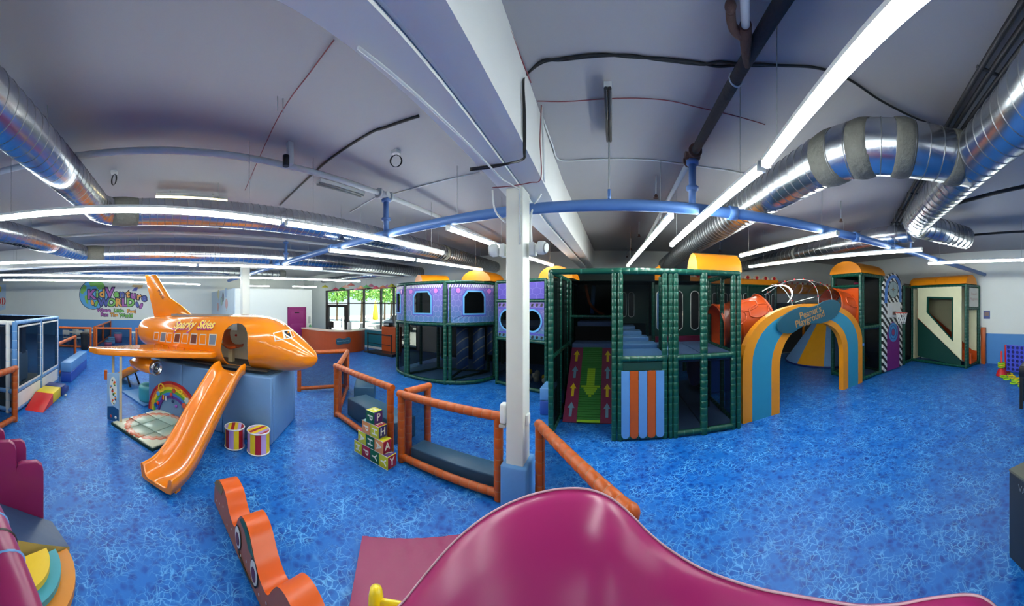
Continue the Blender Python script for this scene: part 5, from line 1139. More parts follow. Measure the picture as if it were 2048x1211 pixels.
o_ = q5(1075, 600) + an_ * .052; xx = (q5(1175, 563) - q5(975, 640)).normalized(); yy = UP - xx * UP.dot(xx)
text('sign_lettering', "Peanut's", .24, o_, xx, yy, GOLD, sn_, .006, .002); text('sign_lettering', 'Playground', .24, q5(1072, 682) + an_ * .052, xx, yy, GOLD, sn_, .006, .002)

# ================================================================ crawl tube
ct_ = thing('crawl_tube', (4.7, 6.7, 1.4), 'orange crawl tube with clear dome between castle and tower', 'crawl tube')
path = smoothpath([(2.46, 6.6, 1.9), (3.0, 6.62, 1.98), (3.75, 6.66, 2.16), (4.3, 6.68, 2.42), (4.95, 6.7, 2.54), (5.6, 6.72, 2.5), (6.2, 6.74, 2.4), (6.93, 6.74, 2.28)], 6)
i1, i2 = 12, 36
MB().tube(path[:i1 + 1], .56, 28, 0, (False, False)).build('orange_tube', ODARK, ct_); MB().tube(path[i2:], .55, 28, 0, (False, False)).build('orange_tube', ODARK, ct_)
MB().tube(path[i1:i2 + 1], [.56 + .07 * sin(pi * k / (i2 - i1)) for k in range(i2 - i1 + 1)], 32, 0, (False, False)).build('clear_dome', CLEAR, ct_)
for i, r in ((0, .58), (i1, .59), (i2, .58), (5, .575)):
    d = (path[min(i + 1, len(path) - 1)] - path[max(i - 1, 0)]).normalized(); MB().tube([path[i] - d * .03, path[i], path[i] + d * .03], [r - .02, r + .015, r - .02], 28, 0, (False, False)).build('tube_flange', ODARK, ct_)
for i in (18, 26, 31):
    d = (path[i + 1] - path[i - 1]).normalized(); r = .56 + .07 * sin(pi * (i - i1) / (i2 - i1)); MB().tube([path[i] - d * .012, path[i], path[i] + d * .012], [r + .001, r + .008, r + .001], 28, 0, (False, False)).build('dome_seam', GREY, ct_)
    for k in range(7): a = pi * (k + .5) / 7; MB().ball(path[i] + V((0, -cos(a), sin(a))) * (r + .015), .018, 8, 5).build('bolt', RED, ct_)
MB().tube([p + V((0, -.12, .55 + .07 * sin(pi * k / (i2 - i1)))) for k, p in enumerate(path[i1:i2 + 1])], .012, 6).build('dome_ridge', GREY, ct_)
for k in range(8): p = path[i1 + 1 + k * 3]; MB().ball(p + V((0, -.12, .575 + .07 * sin(pi * (1 + k * 3) / (i2 - i1)))), .022, 8, 5).build('bolt', RED, ct_)
for i, a in ((4, .4), (7, .9), (9, .5), (43, .8), (40, .4)):
    pts = []
    for k in range(13): t_ = 2 * pi * k / 12; p = path[min(len(path) - 1, max(0, i + round(2 * cos(t_))))].lerp(path[min(len(path) - 1, max(0, i + round(2 * cos(t_))))], 0); bq = a + .3 * sin(t_); pts.append(p + V((.0, -cos(bq), sin(bq))) * .565)
    MB().tube(smoothpath(pts, 2), .018, 6).build('embossed_loop', ODARK, ct_)
bl = thing('foam_ledge', (3.3, 7.9, 0), 'blue foam ledge below the orange crawl tube', 'foam ledge')
MB().bb((2.6, 7.6, .003), (4.2, 8.4, .9)).build('ledge_body', vinyl('ledge_blue', (58, 112, 206)), bl, .03); rail(bl, (2.6, 7.6, 1.0), (4.2, 7.6, 1.0), .05)

# cone hill
cn = thing('climbing_hill', (8.75, 9.62, 0), 'orange and light blue striped climbing cone behind the arch', 'climbing hill')
HB = vinyl('hill_blue', (124, 172, 228)); HO = vinyl('hill_orange', (240, 166, 26))
cc = V((8.75, 9.62, 0)); nS = 10
for k in range(nS):
    a0, a1 = 2 * pi * k / nS - .506, 2 * pi * (k + 1) / nS - .506; f = lambda r, a, z: cc + V((r * cos(a), r * sin(a), z))
    mb = MB(); mb.add([f(1.9, a0, .01), f(1.9, a1, .01), f(1.85, a1, .12), f(1.85, a0, .12), f(.45, a1, 1.95), f(.45, a0, 1.95), cc + UP * 1.95, cc + UP * .01], [(0, 1, 2, 3), (3, 2, 4, 5), (5, 4, 6), (1, 0, 7)])
    mb.build('hill_segment', HO if k % 2 == 0 else HB, cn)
MB().tube(ellipse(cc + UP * .04, (1, 0, 0), (0, 1, 0), 1.88, 1.88, 40) + [cc + V((1.88, 0, .04))], .035, 6).build('hill_edge', NAVY, cn)

# ================================================================ green tower right of the arch
tw = thing('tube_tower', (7.6, 6.7, 0), 'green padded tower with yellow barrel roof right of the arch', 'play structure')
tz, tm = 3.42, 1.7
T = [V((6.97, 6.12, 0)), V((8.3, 6.26, 0)), V((8.3, 7.5, 0)), V((6.97, 7.4, 0))]
for c in T: post(tw, c.x, c.y, 0, tz, .065)
post(tw, 7.1, 6.14, 0, tz, .06); post(tw, 8.17, 6.25, 0, tz, .055)
for i in range(4):
    for z in (.07, tm, tz): rail(tw, T[i] + UP * z, T[(i + 1) % 4] + UP * z, .06)
rail(tw, T[3] + UP * 3.05, T[0] + UP * 3.05, .05)
net(tw, (7.1, 6.14), (8.17, 6.25), tm, tz); net(tw, (7.1, 6.14), (8.17, 6.25), .1, tm); net(tw, (8.28, 6.3), (8.28, 7.5), .1, tz, NETD); net(tw, (6.97, 7.42), (8.3, 7.5), .1, tz, NETD)
MB().prism([T[0] + V((.1, .08, tm - .1)), T[1] + V((-.08, .06, tm - .1)), T[2] + V((-.08, -.08, tm - .1)), T[3] + V((.1, -.08, tm - .1))], UP * .1).build('deck', DECK, tw); MB().prism([T[0] + V((.1, .08, .01)), T[1] + V((-.08, .06, .01)), T[2] + V((-.08, -.08, .01)), T[3] + V((.1, -.08, .01))], UP * .06).build('floor_mat', DECK, tw)
n = 24; c0 = V((6.93, 6.74, 2.28)); sq = []; ci = []
for i in range(n):
    a = 2 * pi * i / n; k = 1 / max(abs(cos(a)), abs(sin(a))); sq.append(c0 + V((0, .6 * cos(a) * k, (.68 * sin(a) * k) + (.03 * cos(6 * a) if sin(a) > .6 else 0)))); ci.append(c0 + V((0, .54 * cos(a), .54 * sin(a))))
plate(MB(), sq, ci, (-.04, 0, 0)).build('tube_plate', ODARK, tw)
MB().bb((7.35, 6.9, .1), (8.05, 6.98, 1.35)).build('orange_panel', vinyl('panel_amber', (206, 130, 24)), tw); MB().tube([(7.5, 6.86, .35), (7.95, 6.86, .35), (7.95, 6.86, 1.2)], .035, 8).build('yellow_bar', YEL, tw)
MB().lathe((7.7, 6.9, 0), [(.14, tm + .2), (.14, tz - .2)], 12).build('roller', PW, tw)
barrel((6.93, 6.78, tz + .06), (1, .08, 0), 1.45, .68, .4, YELLOW, tw)
MB().bb((6.9, 6.0, 1.15), (7.02, 6.04, 1.22)).build('tag_label', SKYB, tw)

# compass panel with hoop
R0, R1 = V((8.38, 6.2, 0)), V((9.82, 6.36, 0)); ru = (R1 - R0).normalized(); rnn = V((ru.y, -ru.x, 0))
qr = lambda x, y, o=0.: PL(1720 + x / 5.264, 530 + y / 5.264, R0 + rnn * (.04 + o), rnn)
rk = thing('compass_panel', (R0 + R1) / 2, 'black and white striped standing panel with compass and target', 'panel')
BW = stripe_mat('black_white_stripes', (232, 232, 228), (24, 24, 28), 5.2, (.62, 0, .75), .5)
out = [(243, 1128), (240, 420), (243, 230), (262, 145), (305, 97), (348, 82), (392, 97), (428, 150), (440, 225), (443, 420), (443, 1055)]
bp0 = MB().prism([qr(*p) for p in out], -rnn * .06).build('striped_board', BW, rk)
bo_ = [(258, 400), (262, 260), (280, 165), (312, 118), (350, 100), (388, 118), (420, 165), (434, 260), (438, 388)]; bi_ = [(285, 400), (288, 270), (300, 190), (322, 150), (350, 132), (378, 150), (400, 190), (410, 270), (414, 388)]
mb = MB(); n = len(bo_)
for i in range(n - 1): mb.prism([qr(*bo_[i], .002), qr(*bo_[i + 1], .002), qr(*bi_[i + 1], .002), qr(*bi_[i], .002)], rnn * .006)
mb.build('blue_band', vinyl('band_blue', (74, 130, 206)), bp0)
el = lambda cx_, cy_, rx, ry, o: [qr(cx_ + rx * cos(2 * pi * i / 28), cy_ + ry * sin(2 * pi * i / 28), o) for i in range(28)]
MB().prism(el(350, 255, 52, 90, .002), rnn * .005).build('compass_ring', mat('compass_dark', (70, 84, 90), .5), bp0); MB().prism(el(350, 255, 47, 83, .006), rnn * .005).build('compass_dial', mat('compass_grey', (158, 178, 178), .5), bp0)
MB().prism([qr(350 + (32 if i % 4 == 0 else 16 if i % 2 == 0 else 5) * cos(i * pi / 8), 255 + (62 if i % 4 == 0 else 30 if i % 2 == 0 else 9) * sin(i * pi / 8), .011) for i in range(16)], rnn * .004).build('compass_star', BLACK, bp0)
MB().prism(el(350, 255, 7, 12, .016), rnn * .004).build('compass_hub', GOLD, bp0)
MB().prism([qr(x, y, .002) for x, y in ((285, 1112), (285, 720), (298, 650), (345, 590), (402, 640), (415, 720), (412, 1072))], rnn * .006).build('purple_door', vinyl('door_purple', (126, 40, 120)), bp0)
for r, c in ((1, (64, 140, 200)), (.74, (40, 60, 130)), (.66, (70, 150, 206)), (.42, (50, 70, 150)), (.3, (150, 60, 110))): MB().prism(el(350, 705, 48 * r, 100 * r, .01 + (1 - r) * .02), rnn * .004).build('target_ring', mat('tgt%d' % int(r * 100), c, .5), bp0)
hp = thing('basketball_hoop', qr(350, 505), 'red rim basketball hoop with white backboard on the compass panel', 'hoop')
MB().prism([qr(x, y, .02) for x, y in ((296, 398), (395, 388), (418, 405), (415, 540), (405, 548), (300, 550), (288, 545), (288, 405))], rnn * .03).build('backboard', WVINYL, hp)
hc = qr(352, 505, .05); MB().box(hc + rnn * .03, (.14, .1, .12), atan2(ru.y, ru.x)).build('bracket', RUST, hp)
rc = hc + rnn * .34 + UP * .02; rr = .21; RIM = mat('rim_red', (200, 84, 70), .4)
MB().tube(ellipse(rc, ru, rnn, rr, rr, 28) + [rc + ru * rr], .014, 8).build('rim', RIM, hp); MB().tube([hc + rnn * .06, rc - rnn * rr], .02, 6).build('rim_arm', RIM, hp)
mb = MB()
for k in range(12):
    a = 2 * pi * k / 12
    for s in (-1, 1): mb.tube([rc + (ru * cos(a + s * t_ * .9) + rnn * sin(a + s * t_ * .9)) * (rr * (1 - .42 * t_)) - UP * (.4 * t_) for t_ in (0, .25, .5, .75, 1)], .007, 4)
mb.build('hoop_net', WVINYL, hp)

# dark net bay and slide tower at right
CC, DD, EE = V((10.75, 6.5, 0)), V((10.42, 3.9, 0)), V((11.42, 3.72, 0))
stw = thing('slide_tower', (10.9, 5, 0), 'green slide tower with cream panels and yellow roof at the right wall', 'play structure')
sz = 3.22
for c in (V((9.95, 6.4, 0)), CC, DD, EE, V((11.42, 6.5, 0))): post(stw, c.x, c.y, 0, sz if c is not CC else 3.4, .06)
post(stw, DD.x + .12, DD.y - .02, 0, sz, .06)
for a, b in ((V((9.95, 6.4, 0)), CC), (CC, DD), (DD, EE)):
    for z in ((.07, sz - .04)): rail(stw, a + UP * z, b + UP * z, .055)
net(stw, (9.95, 6.4), CC, .1, 3.3, NETD); net(stw, (9.95, 7.4), (11.4, 7.4), .1, 3.3, netmat('bay_net', (8, 10, 12), .9, .4)); MB().bb((9.9, 6.45, .01), (11.4, 7.4, .08)).build('floor_mat', DECK, stw)
su = (DD - CC).normalized(); snn = V((su.y, -su.x, 0))
if snn.x > 0: snn = -snn
qs = lambda x, y, o=0.: PL(1720 + x / 5.264, 530 + y / 5.264, CC + snn * (.03 + o), snn)
O4 = [(608, 215), (1068, 215), (1068, 1003), (605, 550)]; I4 = [(712, 338), (975, 345), (972, 790), (708, 495)]
plate(MB(), [qs(*p) for p in O4], [qs(*p) for p in I4], -snn * .04).build('cream_panel', CREAM, stw)
cx_, cy_ = 842, 492
G4 = [(cx_ + (x - cx_) * 1.06, cy_ + (y - cy_) * 1.05) for x, y in I4]; plate(MB(), [qs(*p, .004) for p in G4], [qs(cx_ + (x - cx_) * .93, cy_ + (y - cy_) * .94, .004) for x, y in I4], -snn * .06).build('window_edge', GREEN, stw)
MB().poly([qs(*p, -.02) for p in I4]).build('window_net', NET, stw)
MB().prism([qs(x, y) for x, y in ((605, 560), (1062, 1012), (1060, 1058), (610, 955))], -snn * .04).build('green_panel', DGREEN, stw)
s3a, s3b = V((11.05, 6.2, 1.9)), V((10.95, 3.95, .22)); sdir = (s3b - s3a).normalized()
MB().loft([[p + V((x, 0, z)) for x, z in ((-.35, .35), (-.32, .35), (-.3, 0), (.3, 0), (.32, .35), (.35, .35), (.35, -.05), (-.35, -.05))] for p in (s3a, s3a.lerp(s3b, .85), s3b, s3b + V((0, -.2, -.03)))], 0, False).build('inner_slide', ODARK, stw)
MB().prism([V((11.4, 3.8, .1)), V((11.4, 6.4, .1)), V((11.4, 6.4, 3.1)), V((11.4, 3.8, 3.1))], (.03, 0, 0)).build('cream_wall', CREAM, stw); MB().prism([V((10.8, 6.42, .1)), V((11.4, 6.42, .1)), V((11.4, 6.42, 3.1)), V((10.8, 6.42, 3.1))], (0, .03, 0)).build('cream_wall', CREAM, stw)
eu = (EE - DD).normalized(); enn = V((eu.y, -eu.x, 0))
pnl = MB().prism([DD + eu * .22 + UP * 2.35, EE - eu * .06 + UP * 2.35, EE - eu * .06 + UP * 3.1, DD + eu * .22 + UP * 3.1], enn * .03).build('name_panel', mat('name_panel', (206, 204, 194), .6), stw)
for i, wd in enumerate(("Peanut's", 'Playground')): text('panel_lettering', wd, .14, DD.lerp(EE, .58) + UP * (2.86 - .2 * i) + enn * .034, eu, UP, mat('faint_rose', (188, 158, 150), .6), pnl, .003)
rail(stw, DD + UP * 2.28, EE + UP * 2.28, .05)
L6 = (DD - CC).length
for k in (0, 1): barrel(CC.lerp(DD, k * .5 + (.0 if k == 0 else .003)) + V((.36, 0, sz + .02)), su, L6 * .5 - .01 + (.12 if k else 0), .47, .36, YELLOW, stw)
tag(MB().bb((11.36, 3.42, .0), (11.52, 3.6, 1.5)).build('orange_plank', ORANGE, None, .02), 'narrow orange padded board standing beside the slide tower', 'board')

# ================================================================ far castle wall
fw = thing('far_castle', (5, 10.6, 0), 'far green play wall with white ovals and orange crest behind the crawl tube', 'play structure')
for x in (2.6, 3.9, 5.2, 6.5): post(fw, x, 10.4, 0, 3.2, .06)
rail(fw, (2.6, 10.4, 3.2), (6.5, 10.4, 3.2), .06); rail(fw, (2.6, 10.4, 1.6), (6.5, 10.4, 1.6), .06); rail(fw, (2.6, 10.4, .07), (6.5, 10.4, .07), .06)
for x in (2.66, 3.96, 5.26): ovalpanel(fw, (x, 10.42), (x + 1.18, 10.42), 1.66, 3.14, [(.25 + .3 * k, 2.4, .1, .48, BLACK) for k in range(4) if k != 2 or x > 0])
net(fw, (2.6, 10.42), (6.5, 10.42), .1, 1.55, NETD)
def crest(par, a, b, z, n):
    a, b = V(a), V(b); u = (b - a).normalized(); nr = V((u.y, -u.x, 0)); L = (b - a).length
    MB().prism([a + UP * z, b + UP * z, b + UP * (z + .22), a + UP * (z + .22)], -nr * .06).build('crest_band', YELLOW, par)
    for k in range(n):
        c = a + u * (L * (k + .5) / n) + UP * (z + .2); w_ = L / n * .4
        MB().prism([c + u * (w_ * cos(pi * i / 8)) + UP * (w_ * 1.1 * sin(pi * i / 8)) for i in range(9)], -nr * .05).build('crest_scallop', mat('scallop_cream', (240, 214, 180), .5), par)
        MB().lathe(c + UP * w_ * .45 + nr * .002, [(w_ * .42, 0), (w_ * .42, .008)], 10, 0, nr).build('crest_dot', RED, par)
crest(fw, (2.5, 10.34, 0), (6.6, 10.34, 0), 3.24, 10)
fw2 = thing('orange_castle_wall', (8.8, 11.6, 0), 'orange castle wall with dotted crest behind the climbing cone', 'play wall')
MB().bb((6.7, 11.62, 2.95), (11.3, 11.8, 3.2)).build('wall_pad', YELLOW, fw2); crest(fw2, (6.7, 11.58, 0), (11.3, 11.58, 0), 3.2, 14)
for x in (6.8, 9.0, 11.2): post(fw2, x, 11.72, 0, 2.5, .07, (YELLOW, TIE_O))
net(fw2, (6.8, 11.75), (11.2, 11.75), .1, 2.5, NETD)
# ================================================================ reception
DESK = mat('desk_orange', (186, 78, 30), .4, var=.08); TOPW = mat('desk_top', (226, 196, 176), .3)
rd_ = thing('reception_desk', (-12.6, 8.8, 0), 'curved orange reception desk in front of the storefront', 'desk')
cv = smoothpath([(-14.5, 7.95, 0), (-13.4, 7.98, 0), (-12.3, 8.2, 0), (-11.55, 8.85, 0), (-11.5, 9.7, 0), (-11.8, 10.3, 0)], 6)
def offs(c, d):
    o = []
    for i, p in enumerate(c):
        t_ = (c[min(i + 1, len(c) - 1)] - c[max(i - 1, 0)]).normalized(); o.append(p + V((-t_.y, t_.x, 0)) * d)
    return o
inn = offs(cv, .12); mb = MB()
for z0, z1, a_, b_, nm, m_ in ((0.005, 1.06, cv, inn, 'desk_front', DESK), (1.06, 1.11, offs(cv, -.05), offs(cv, .5), 'desk_top', TOPW)):
    MB().loft([[p + UP * z0, p + UP * z1, q + UP * z1, q + UP * z0] for p, q in zip(a_, b_)], 0, False).build(nm, m_, rd_)
MB().bb((-14.4, 9.3, .005), (-12.6, 9.8, .95)).build('back_counter', mat('counter_brown', (140, 60, 34), .4), rd_)
k = len(cv) * 55 // 100; u = (cv[k + 1] - cv[k - 1]).normalized(); nr = V((u.y, -u.x, 0)); c = cv[k] + UP * .6 + nr * .02
sgn = [(-.36, .02), (-.3, .13), (-.15, .15), (0, .1), (.15, .16), (.3, .2), (.37, .12), (.36, -.02), (.28, -.12), (.1, -.12), (-.05, -.14), (-.22, -.19), (-.34, -.13)]
ds = MB().prism(smoothpath([c + u * x + UP * z for x, z in sgn + sgn[:1]], 3)[:-1], nr * .04).build('desk_sign', PETROL, rd_)
text('desk_lettering', "Peanut's Playground", .075, c + nr * .046 + UP * .01, u * .99 + UP * .1, UP - u * .1, mat('desk_letter', (150, 196, 210), .5), ds, .003)
mo = thing('monitor', (-13.9, 9.5, .95), 'black computer monitor on the back counter of the reception', 'monitor')
MB().bb((-14.2, 9.5, 1.08), (-13.6, 9.54, 1.45)).build('screen', BLACK, mo, .01); MB().bb((-13.95, 9.48, .95), (-13.85, 9.56, 1.1)).build('stand', BLACK, mo); MB().bb((-14.05, 9.42, .95), (-13.75, 9.62, .97)).build('stand_base', BLACK, mo)
t = thing('menu_holder', (-11.9, 9.3, 1.11), 'small white sign holder on the reception desk', 'sign holder'); MB().box((-11.85, 9.3, 1.32), (.02, .5, .38), .5).build('card', WVINYL, t); MB().box((-11.85, 9.3, 1.12), (.14, .5, .02), .5).build('holder_base', GREY, t)
t = thing('fire_extinguisher', (-14.9, 8.75, .3), 'green tagged cylinder on the wall beside the magenta door', 'extinguisher'); MB().lathe((-14.88, 8.72, .75), [(.07, 0), (.08, .05), (.08, .4), (.03, .48)], 12).build('cylinder', mat('cyl_green', (90, 150, 110), .4), t); MB().bb((-14.98, 8.66, 1.3), (-14.93, 8.78, 1.7)).build('wall_plate', GREY, t)
lw = thing('low_partition', (-11.9, 10.9, 0), 'teal low partition with pale cap below the storefront', 'partition'); MB().bb((-12.95, 10.9, .12), (-10.75, 11.05, 1.0)).build('partition_body', mat('partition_teal', (22, 108, 128), .5), lw); MB().bb((-12.98, 10.86, 1.0), (-10.72, 11.09, 1.05)).build('cap', WVINYL, lw); MB().bb((-12.95, 10.89, 0), (-10.75, 11.06, .12)).build('plinth', WVINYL, lw)
ki = thing('kiosk', (-10.3, 10.75, 0), 'orange reception kiosk with a small dark machine on top', 'kiosk'); MB().bb((-10.7, 10.5, .003), (-9.75, 11.0, 1.3)).build('kiosk_body', DESK, ki); MB().bb((-10.65, 10.55, 1.3), (-10.2, 10.95, 1.5)).build('card_machine', BLACK, ki, .05); MB().bb((-10.62, 10.53, 1.36), (-10.25, 10.55, 1.46)).build('display', GREY, ki)
sp0, sp1 = V((-11.1, 9.9, 0)), V((-9.5, 9.95, 0))
for c, lab in ((sp0, 'black stanchion post near the reception desk'), (sp1, 'black stanchion post near the purple tower')):
    t = thing('stanchion', c, lab, 'stanchion', 'queue stanchions'); MB().lathe(c, [(.2, .003), (.2, .03), (.04, .06), (.03, .1), (.03, .9), (.045, .92), (.045, 1.0), (.02, 1.01)], 16).build('stanchion_post', BLACK, t)
for z in (.95, .5): tag(MB().bb((sp0.x + .04, 9.91, z - .03), (sp1.x - .04, 9.93, z + .03 if z > .6 else z)).build('belt', BLACK), ('upper' if z > .6 else 'lower') + ' black belt between the two queue stanchions', 'belt')
tag(MB().bb((-10.9, 9.7, .003), (-9.2, 10.3, .12)).build('floor_ramp', BLACK), 'low black threshold ramp behind the stanchions', 'ramp')
# paper parasols over the windows
pcs = [(650, 571, (222, 214, 70), 'yellow'), (671, 576, (226, 96, 122), 'pink'), (684, 575, (60, 160, 70), 'green'), (691, 571, (240, 190, 170), 'peach'), (702, 567, (226, 130, 120), 'salmon'), (714, 576, (244, 160, 196), 'rose'), (722, 573, (226, 160, 120), 'tan'), (733, 571, (120, 206, 130), 'mint'), (742, 569, (214, 130, 160), 'mauve'), (752, 573, (222, 90, 120), 'crimson'), (766, 572, (236, 150, 110), 'coral'), (774, 571, (226, 150, 214), 'lilac'), (784, 569, (214, 206, 70), 'lime')]
for i_, (px, py, c, nm) in enumerate(pcs):
    p = PY(px, py, 10.55 + .5 * (i_ % 3) / 2); t = thing('paper_parasol', p, nm + ' paper parasol hanging above the storefront', 'paper parasol', 'hanging paper parasols'); r = .24
    mb = MB(); n = 16; rim = [p + V((r * cos(2 * pi * i / n) * (1 if i % 2 == 0 else .95), r * sin(2 * pi * i / n) * (1 if i % 2 == 0 else .95), -.1)) for i in range(n)]; top = p + UP * .06
    mb.add(rim + [top], [(i, (i + 1) % n, n) for i in range(n)]); mb.add([q - UP * .008 for q in rim] + [top - UP * .008], [((i + 1) % n, i, n) for i in range(n)]); mb.build('paper_canopy', mat('paper_' + nm, c, .7, var=0), t)
    MB().tube([p - UP * .25, p + UP * .08], .008, 5).build('stick', TAN, t); MB().tube([p + UP * .08, V((p.x, p.y, ZC))], .003, 4).build('string', GREY, t)

# ================================================================ foreground soft play
DPINK = vinyl('plum_vinyl', (140, 34, 88), .32, .05, 4)
# scalloped magenta wall around the camera platform
edge = [(700, 1300), (760, 1245), (800, 1211), (850, 1150), (900, 1092), (950, 1048), (1000, 1016), (1050, 994), (1100, 981), (1140, 977), (1175, 979), (1210, 990), (1240, 1010), (1270, 1038), (1300, 1068), (1340, 1100), (1400, 1136), (1460, 1160), (1520, 1178), (1580, 1190), (1650, 1202), (1720, 1212), (1790, 1210), (1850, 1199), (1900, 1192), (1940, 1190), (1970, 1198), (2000, 1225), (2040, 1290), (2080, 1400)]
ep = smoothpath([V((x, y, 0)) for x, y in edge], 4)
sw = thing('scalloped_wall', (.1, 1.0, 0), 'large magenta padded hump filling the bottom of the picture', 'padded wall')
rings = []
for p in ep:
    d = 1.06; top = PD(p.x, p.y, d); a = (p.x - CX) / F; o = V((sin(a), cos(a), 0)); zt = top.z
    b = V((top.x, top.y, 0)) 
    pr = [(.10, .3), (.10, zt - .10), (.08, zt - .03), (.04, zt), (-.02, zt - .012), (-.10, zt - .07), (-.2, zt - .20), (-.27, zt - .40), (-.30, zt - .7), (-.30, .3)]
    rings.append([b + o * (x - .04) + UP * max(z, .3) for x, z in pr])
MB().loft(rings, 0, True).build('hump', vinyl('hump_magenta', (168, 36, 104), .3, .03, 3), sw)
MB().tube([r[3] + UP * .002 for r in rings[4:110]], .004, 6).build('seam_cord', mat('cord_pale', (214, 170, 180), .6), sw)
MB().bb((-.9, .05, 0), (1.0, .75, .3)).build('hump_base', DPINK, sw)
# pink floor mat and yellow slide end
fm0, fm1 = V((-2.33, 2.0, 0)), V((-1.57, 2.66, 0)); f1 = (fm1 - fm0).normalized(); f2 = V((f1.y, -f1.x, 0))
mb = MB(); nx, ny = 22, 30
gr = [[fm0 + f1 * (1.05 * i / nx) + f2 * (1.6 * j / ny) + UP * (.045 + .006 * sin(i * .9 + j * .35) * sin(j * .5) + .004 * sin(i * 1.7 - j * .6)) for i in range(nx + 1)] for j in range(ny + 1)]
mb.loft(gr, 0, True, False); e0 = fm0 + f1 * 1.05
for a, b in ((fm0, e0), (e0, e0 + f2 * 1.6), (e0 + f2 * 1.6, fm0 + f2 * 1.6), (fm0 + f2 * 1.6, fm0)): mb.add([a + UP * .003, b + UP * .003, b + UP * .045, a + UP * .045], [(0, 1, 2, 3)])
tag(mb.build('floor_mat', vinyl('mat_magenta', (142, 28, 86), .45)), 'wrinkled magenta floor mat left of the padded hump', 'mat')
ys = thing('yellow_slide', (-1.2, 1.2, 0), 'small bright yellow plastic slide end beside the magenta hump', 'slide')
YP_ = mat('yellow_plastic', (246, 214, 20), .3, coat=.3)
ya_, yb2 = P(752, 1172, .86), P(806, 1182, .86); yu = (yb2 - ya_).normalized(); yn = V((-yu.y, yu.x, 0))
if yn.dot(ya_) > 0: yn = -yn
for p in (ya_, ya_ + yu * .62): MB().tube([V((p.x, p.y, .0)), p - UP * .06, p - UP * .015, p], [.045, .045, .035, .01], 12).build('slide_handle', YP_, ys)
MB().prism([ya_ - UP * .12, ya_ + yu * .62 - UP * .12, ya_ + yu * .62 - UP * .05, ya_ + yu * .3 - UP * .045, ya_ - UP * .05], yn * .03).build('slide_top', YP_, ys, .01)
MB().prism([ya_ + UP * -.13, ya_ + yu * .62 - UP * .13, ya_ + yu * .62 - UP * .16 + yn * .5, ya_ - UP * .16 + yn * .5], UP * -.03).build('slide_bed', YP_, ys)
MB().prism([V((ya_.x, ya_.y, .05)), V((ya_.x, ya_.y, .05)) + yu * .62, V((ya_.x, ya_.y, .7)) + yu * .62, V((ya_.x, ya_.y, .7))], -yn * .02).build('slide_back', YP_, ys)
# orange soft rocker with face
sc0, sc1 = V((-3.56, .725, 0)), V((-1.55, .895, 0)); su_ = (sc1 - sc0).normalized(); sv = V((-su_.y, su_.x, 0))
prof = [(0, .02), (.0, .16), (.06, .3), (.2, .405), (.36, .41), (.46, .37), (.56, .27), (.68, .225), (.76, .27), (.83, .39), (.92, .475), (1.02, .48), (1.12, .43), (1.24, .28), (1.36, .21), (1.46, .22), (1.54, .33), (1.63, .43), (1.76, .46), (1.9, .41), (1.98, .28), (2.02, .12), (2.02, .02)]
pts = smoothpath([sc0 + su_ * x + UP * (z + .003) for x, z in prof], 4)
rk_ = thing('soft_rocker', (sc0 + sc1) / 2, 'orange wavy soft play piece with a brown smiling face', 'soft play piece')
mb = MB(); mb.prism(pts, sv * .22, 1, 0, True); mb.m[0] = 1; mb.m[1] = 1
fr_ = MB(); fr_.add([p for p in pts], [list(range(len(pts)))])
cen = V((0, 0, 0))
body = MB(); q = [p + sv * .22 for p in pts]; n = len(pts)
body.add(pts + q, [(i, (i + 1) % n, n + (i + 1) % n, n + i) for i in range(n)], 0, True); body.add(q, [list(range(n))], 0)
body.build('rocker_body', vinyl('rocker_orange', (222, 92, 22), .34), rk_)
face = MB().poly(pts).build('rocker_face', vinyl('face_brown', (166, 98, 68), .4), rk_)
fpt = lambda x, z, o=.004: sc0 + su_ * x + UP * z - sv * o
MB().prism([fpt(.02, .27), fpt(.06, .31), fpt(.14, .38), fpt(.2, .40), fpt(.3, .41), fpt(.36, .39), fpt(.3, .29), fpt(.1, .25)], -sv * .003).build('face_patch', vinyl('patch_olive', (134, 112, 62)), face)
MB().prism([fpt(.88, .42), fpt(.94, .475), fpt(1.02, .478), fpt(1.11, .43), fpt(1.22, .3), fpt(1.1, .3), fpt(1.0, .4)], -sv * .003).build('face_leaf', vinyl('leaf_green', (40, 92, 62)), face)
f_e = 1.15
for x, z in ((.84, .22), (1.22, .2)):
    for s_, m_, o_ in ((1.15, BLACK, .004), (1, WVINYL, .008), (.62, vinyl('eye_wine', (104, 34, 62)), .012)): MB().prism(ellipse(fpt(x, z - (.015 if s_ < .9 else 0), o_), su_, UP, f_e * .06 * s_, f_e * .085 * s_, 18), -sv * .003).build('eye', m_, face)
MB().tube(smoothpath([fpt(.84, .1, .006), fpt(.95, .06, .006), fpt(1.1, .05, .006), fpt(1.25, .1, .006)], 5), .008, 5).build('mouth', BLACK, face)
for i in range(14): MB().prism(ellipse(fpt(.1 + i * .135, .1 + .09 * ((i * 7) % 3) * .6, .005), su_, UP, .008, .012, 8), -sv * .002).build('freckle', WVINYL, face)
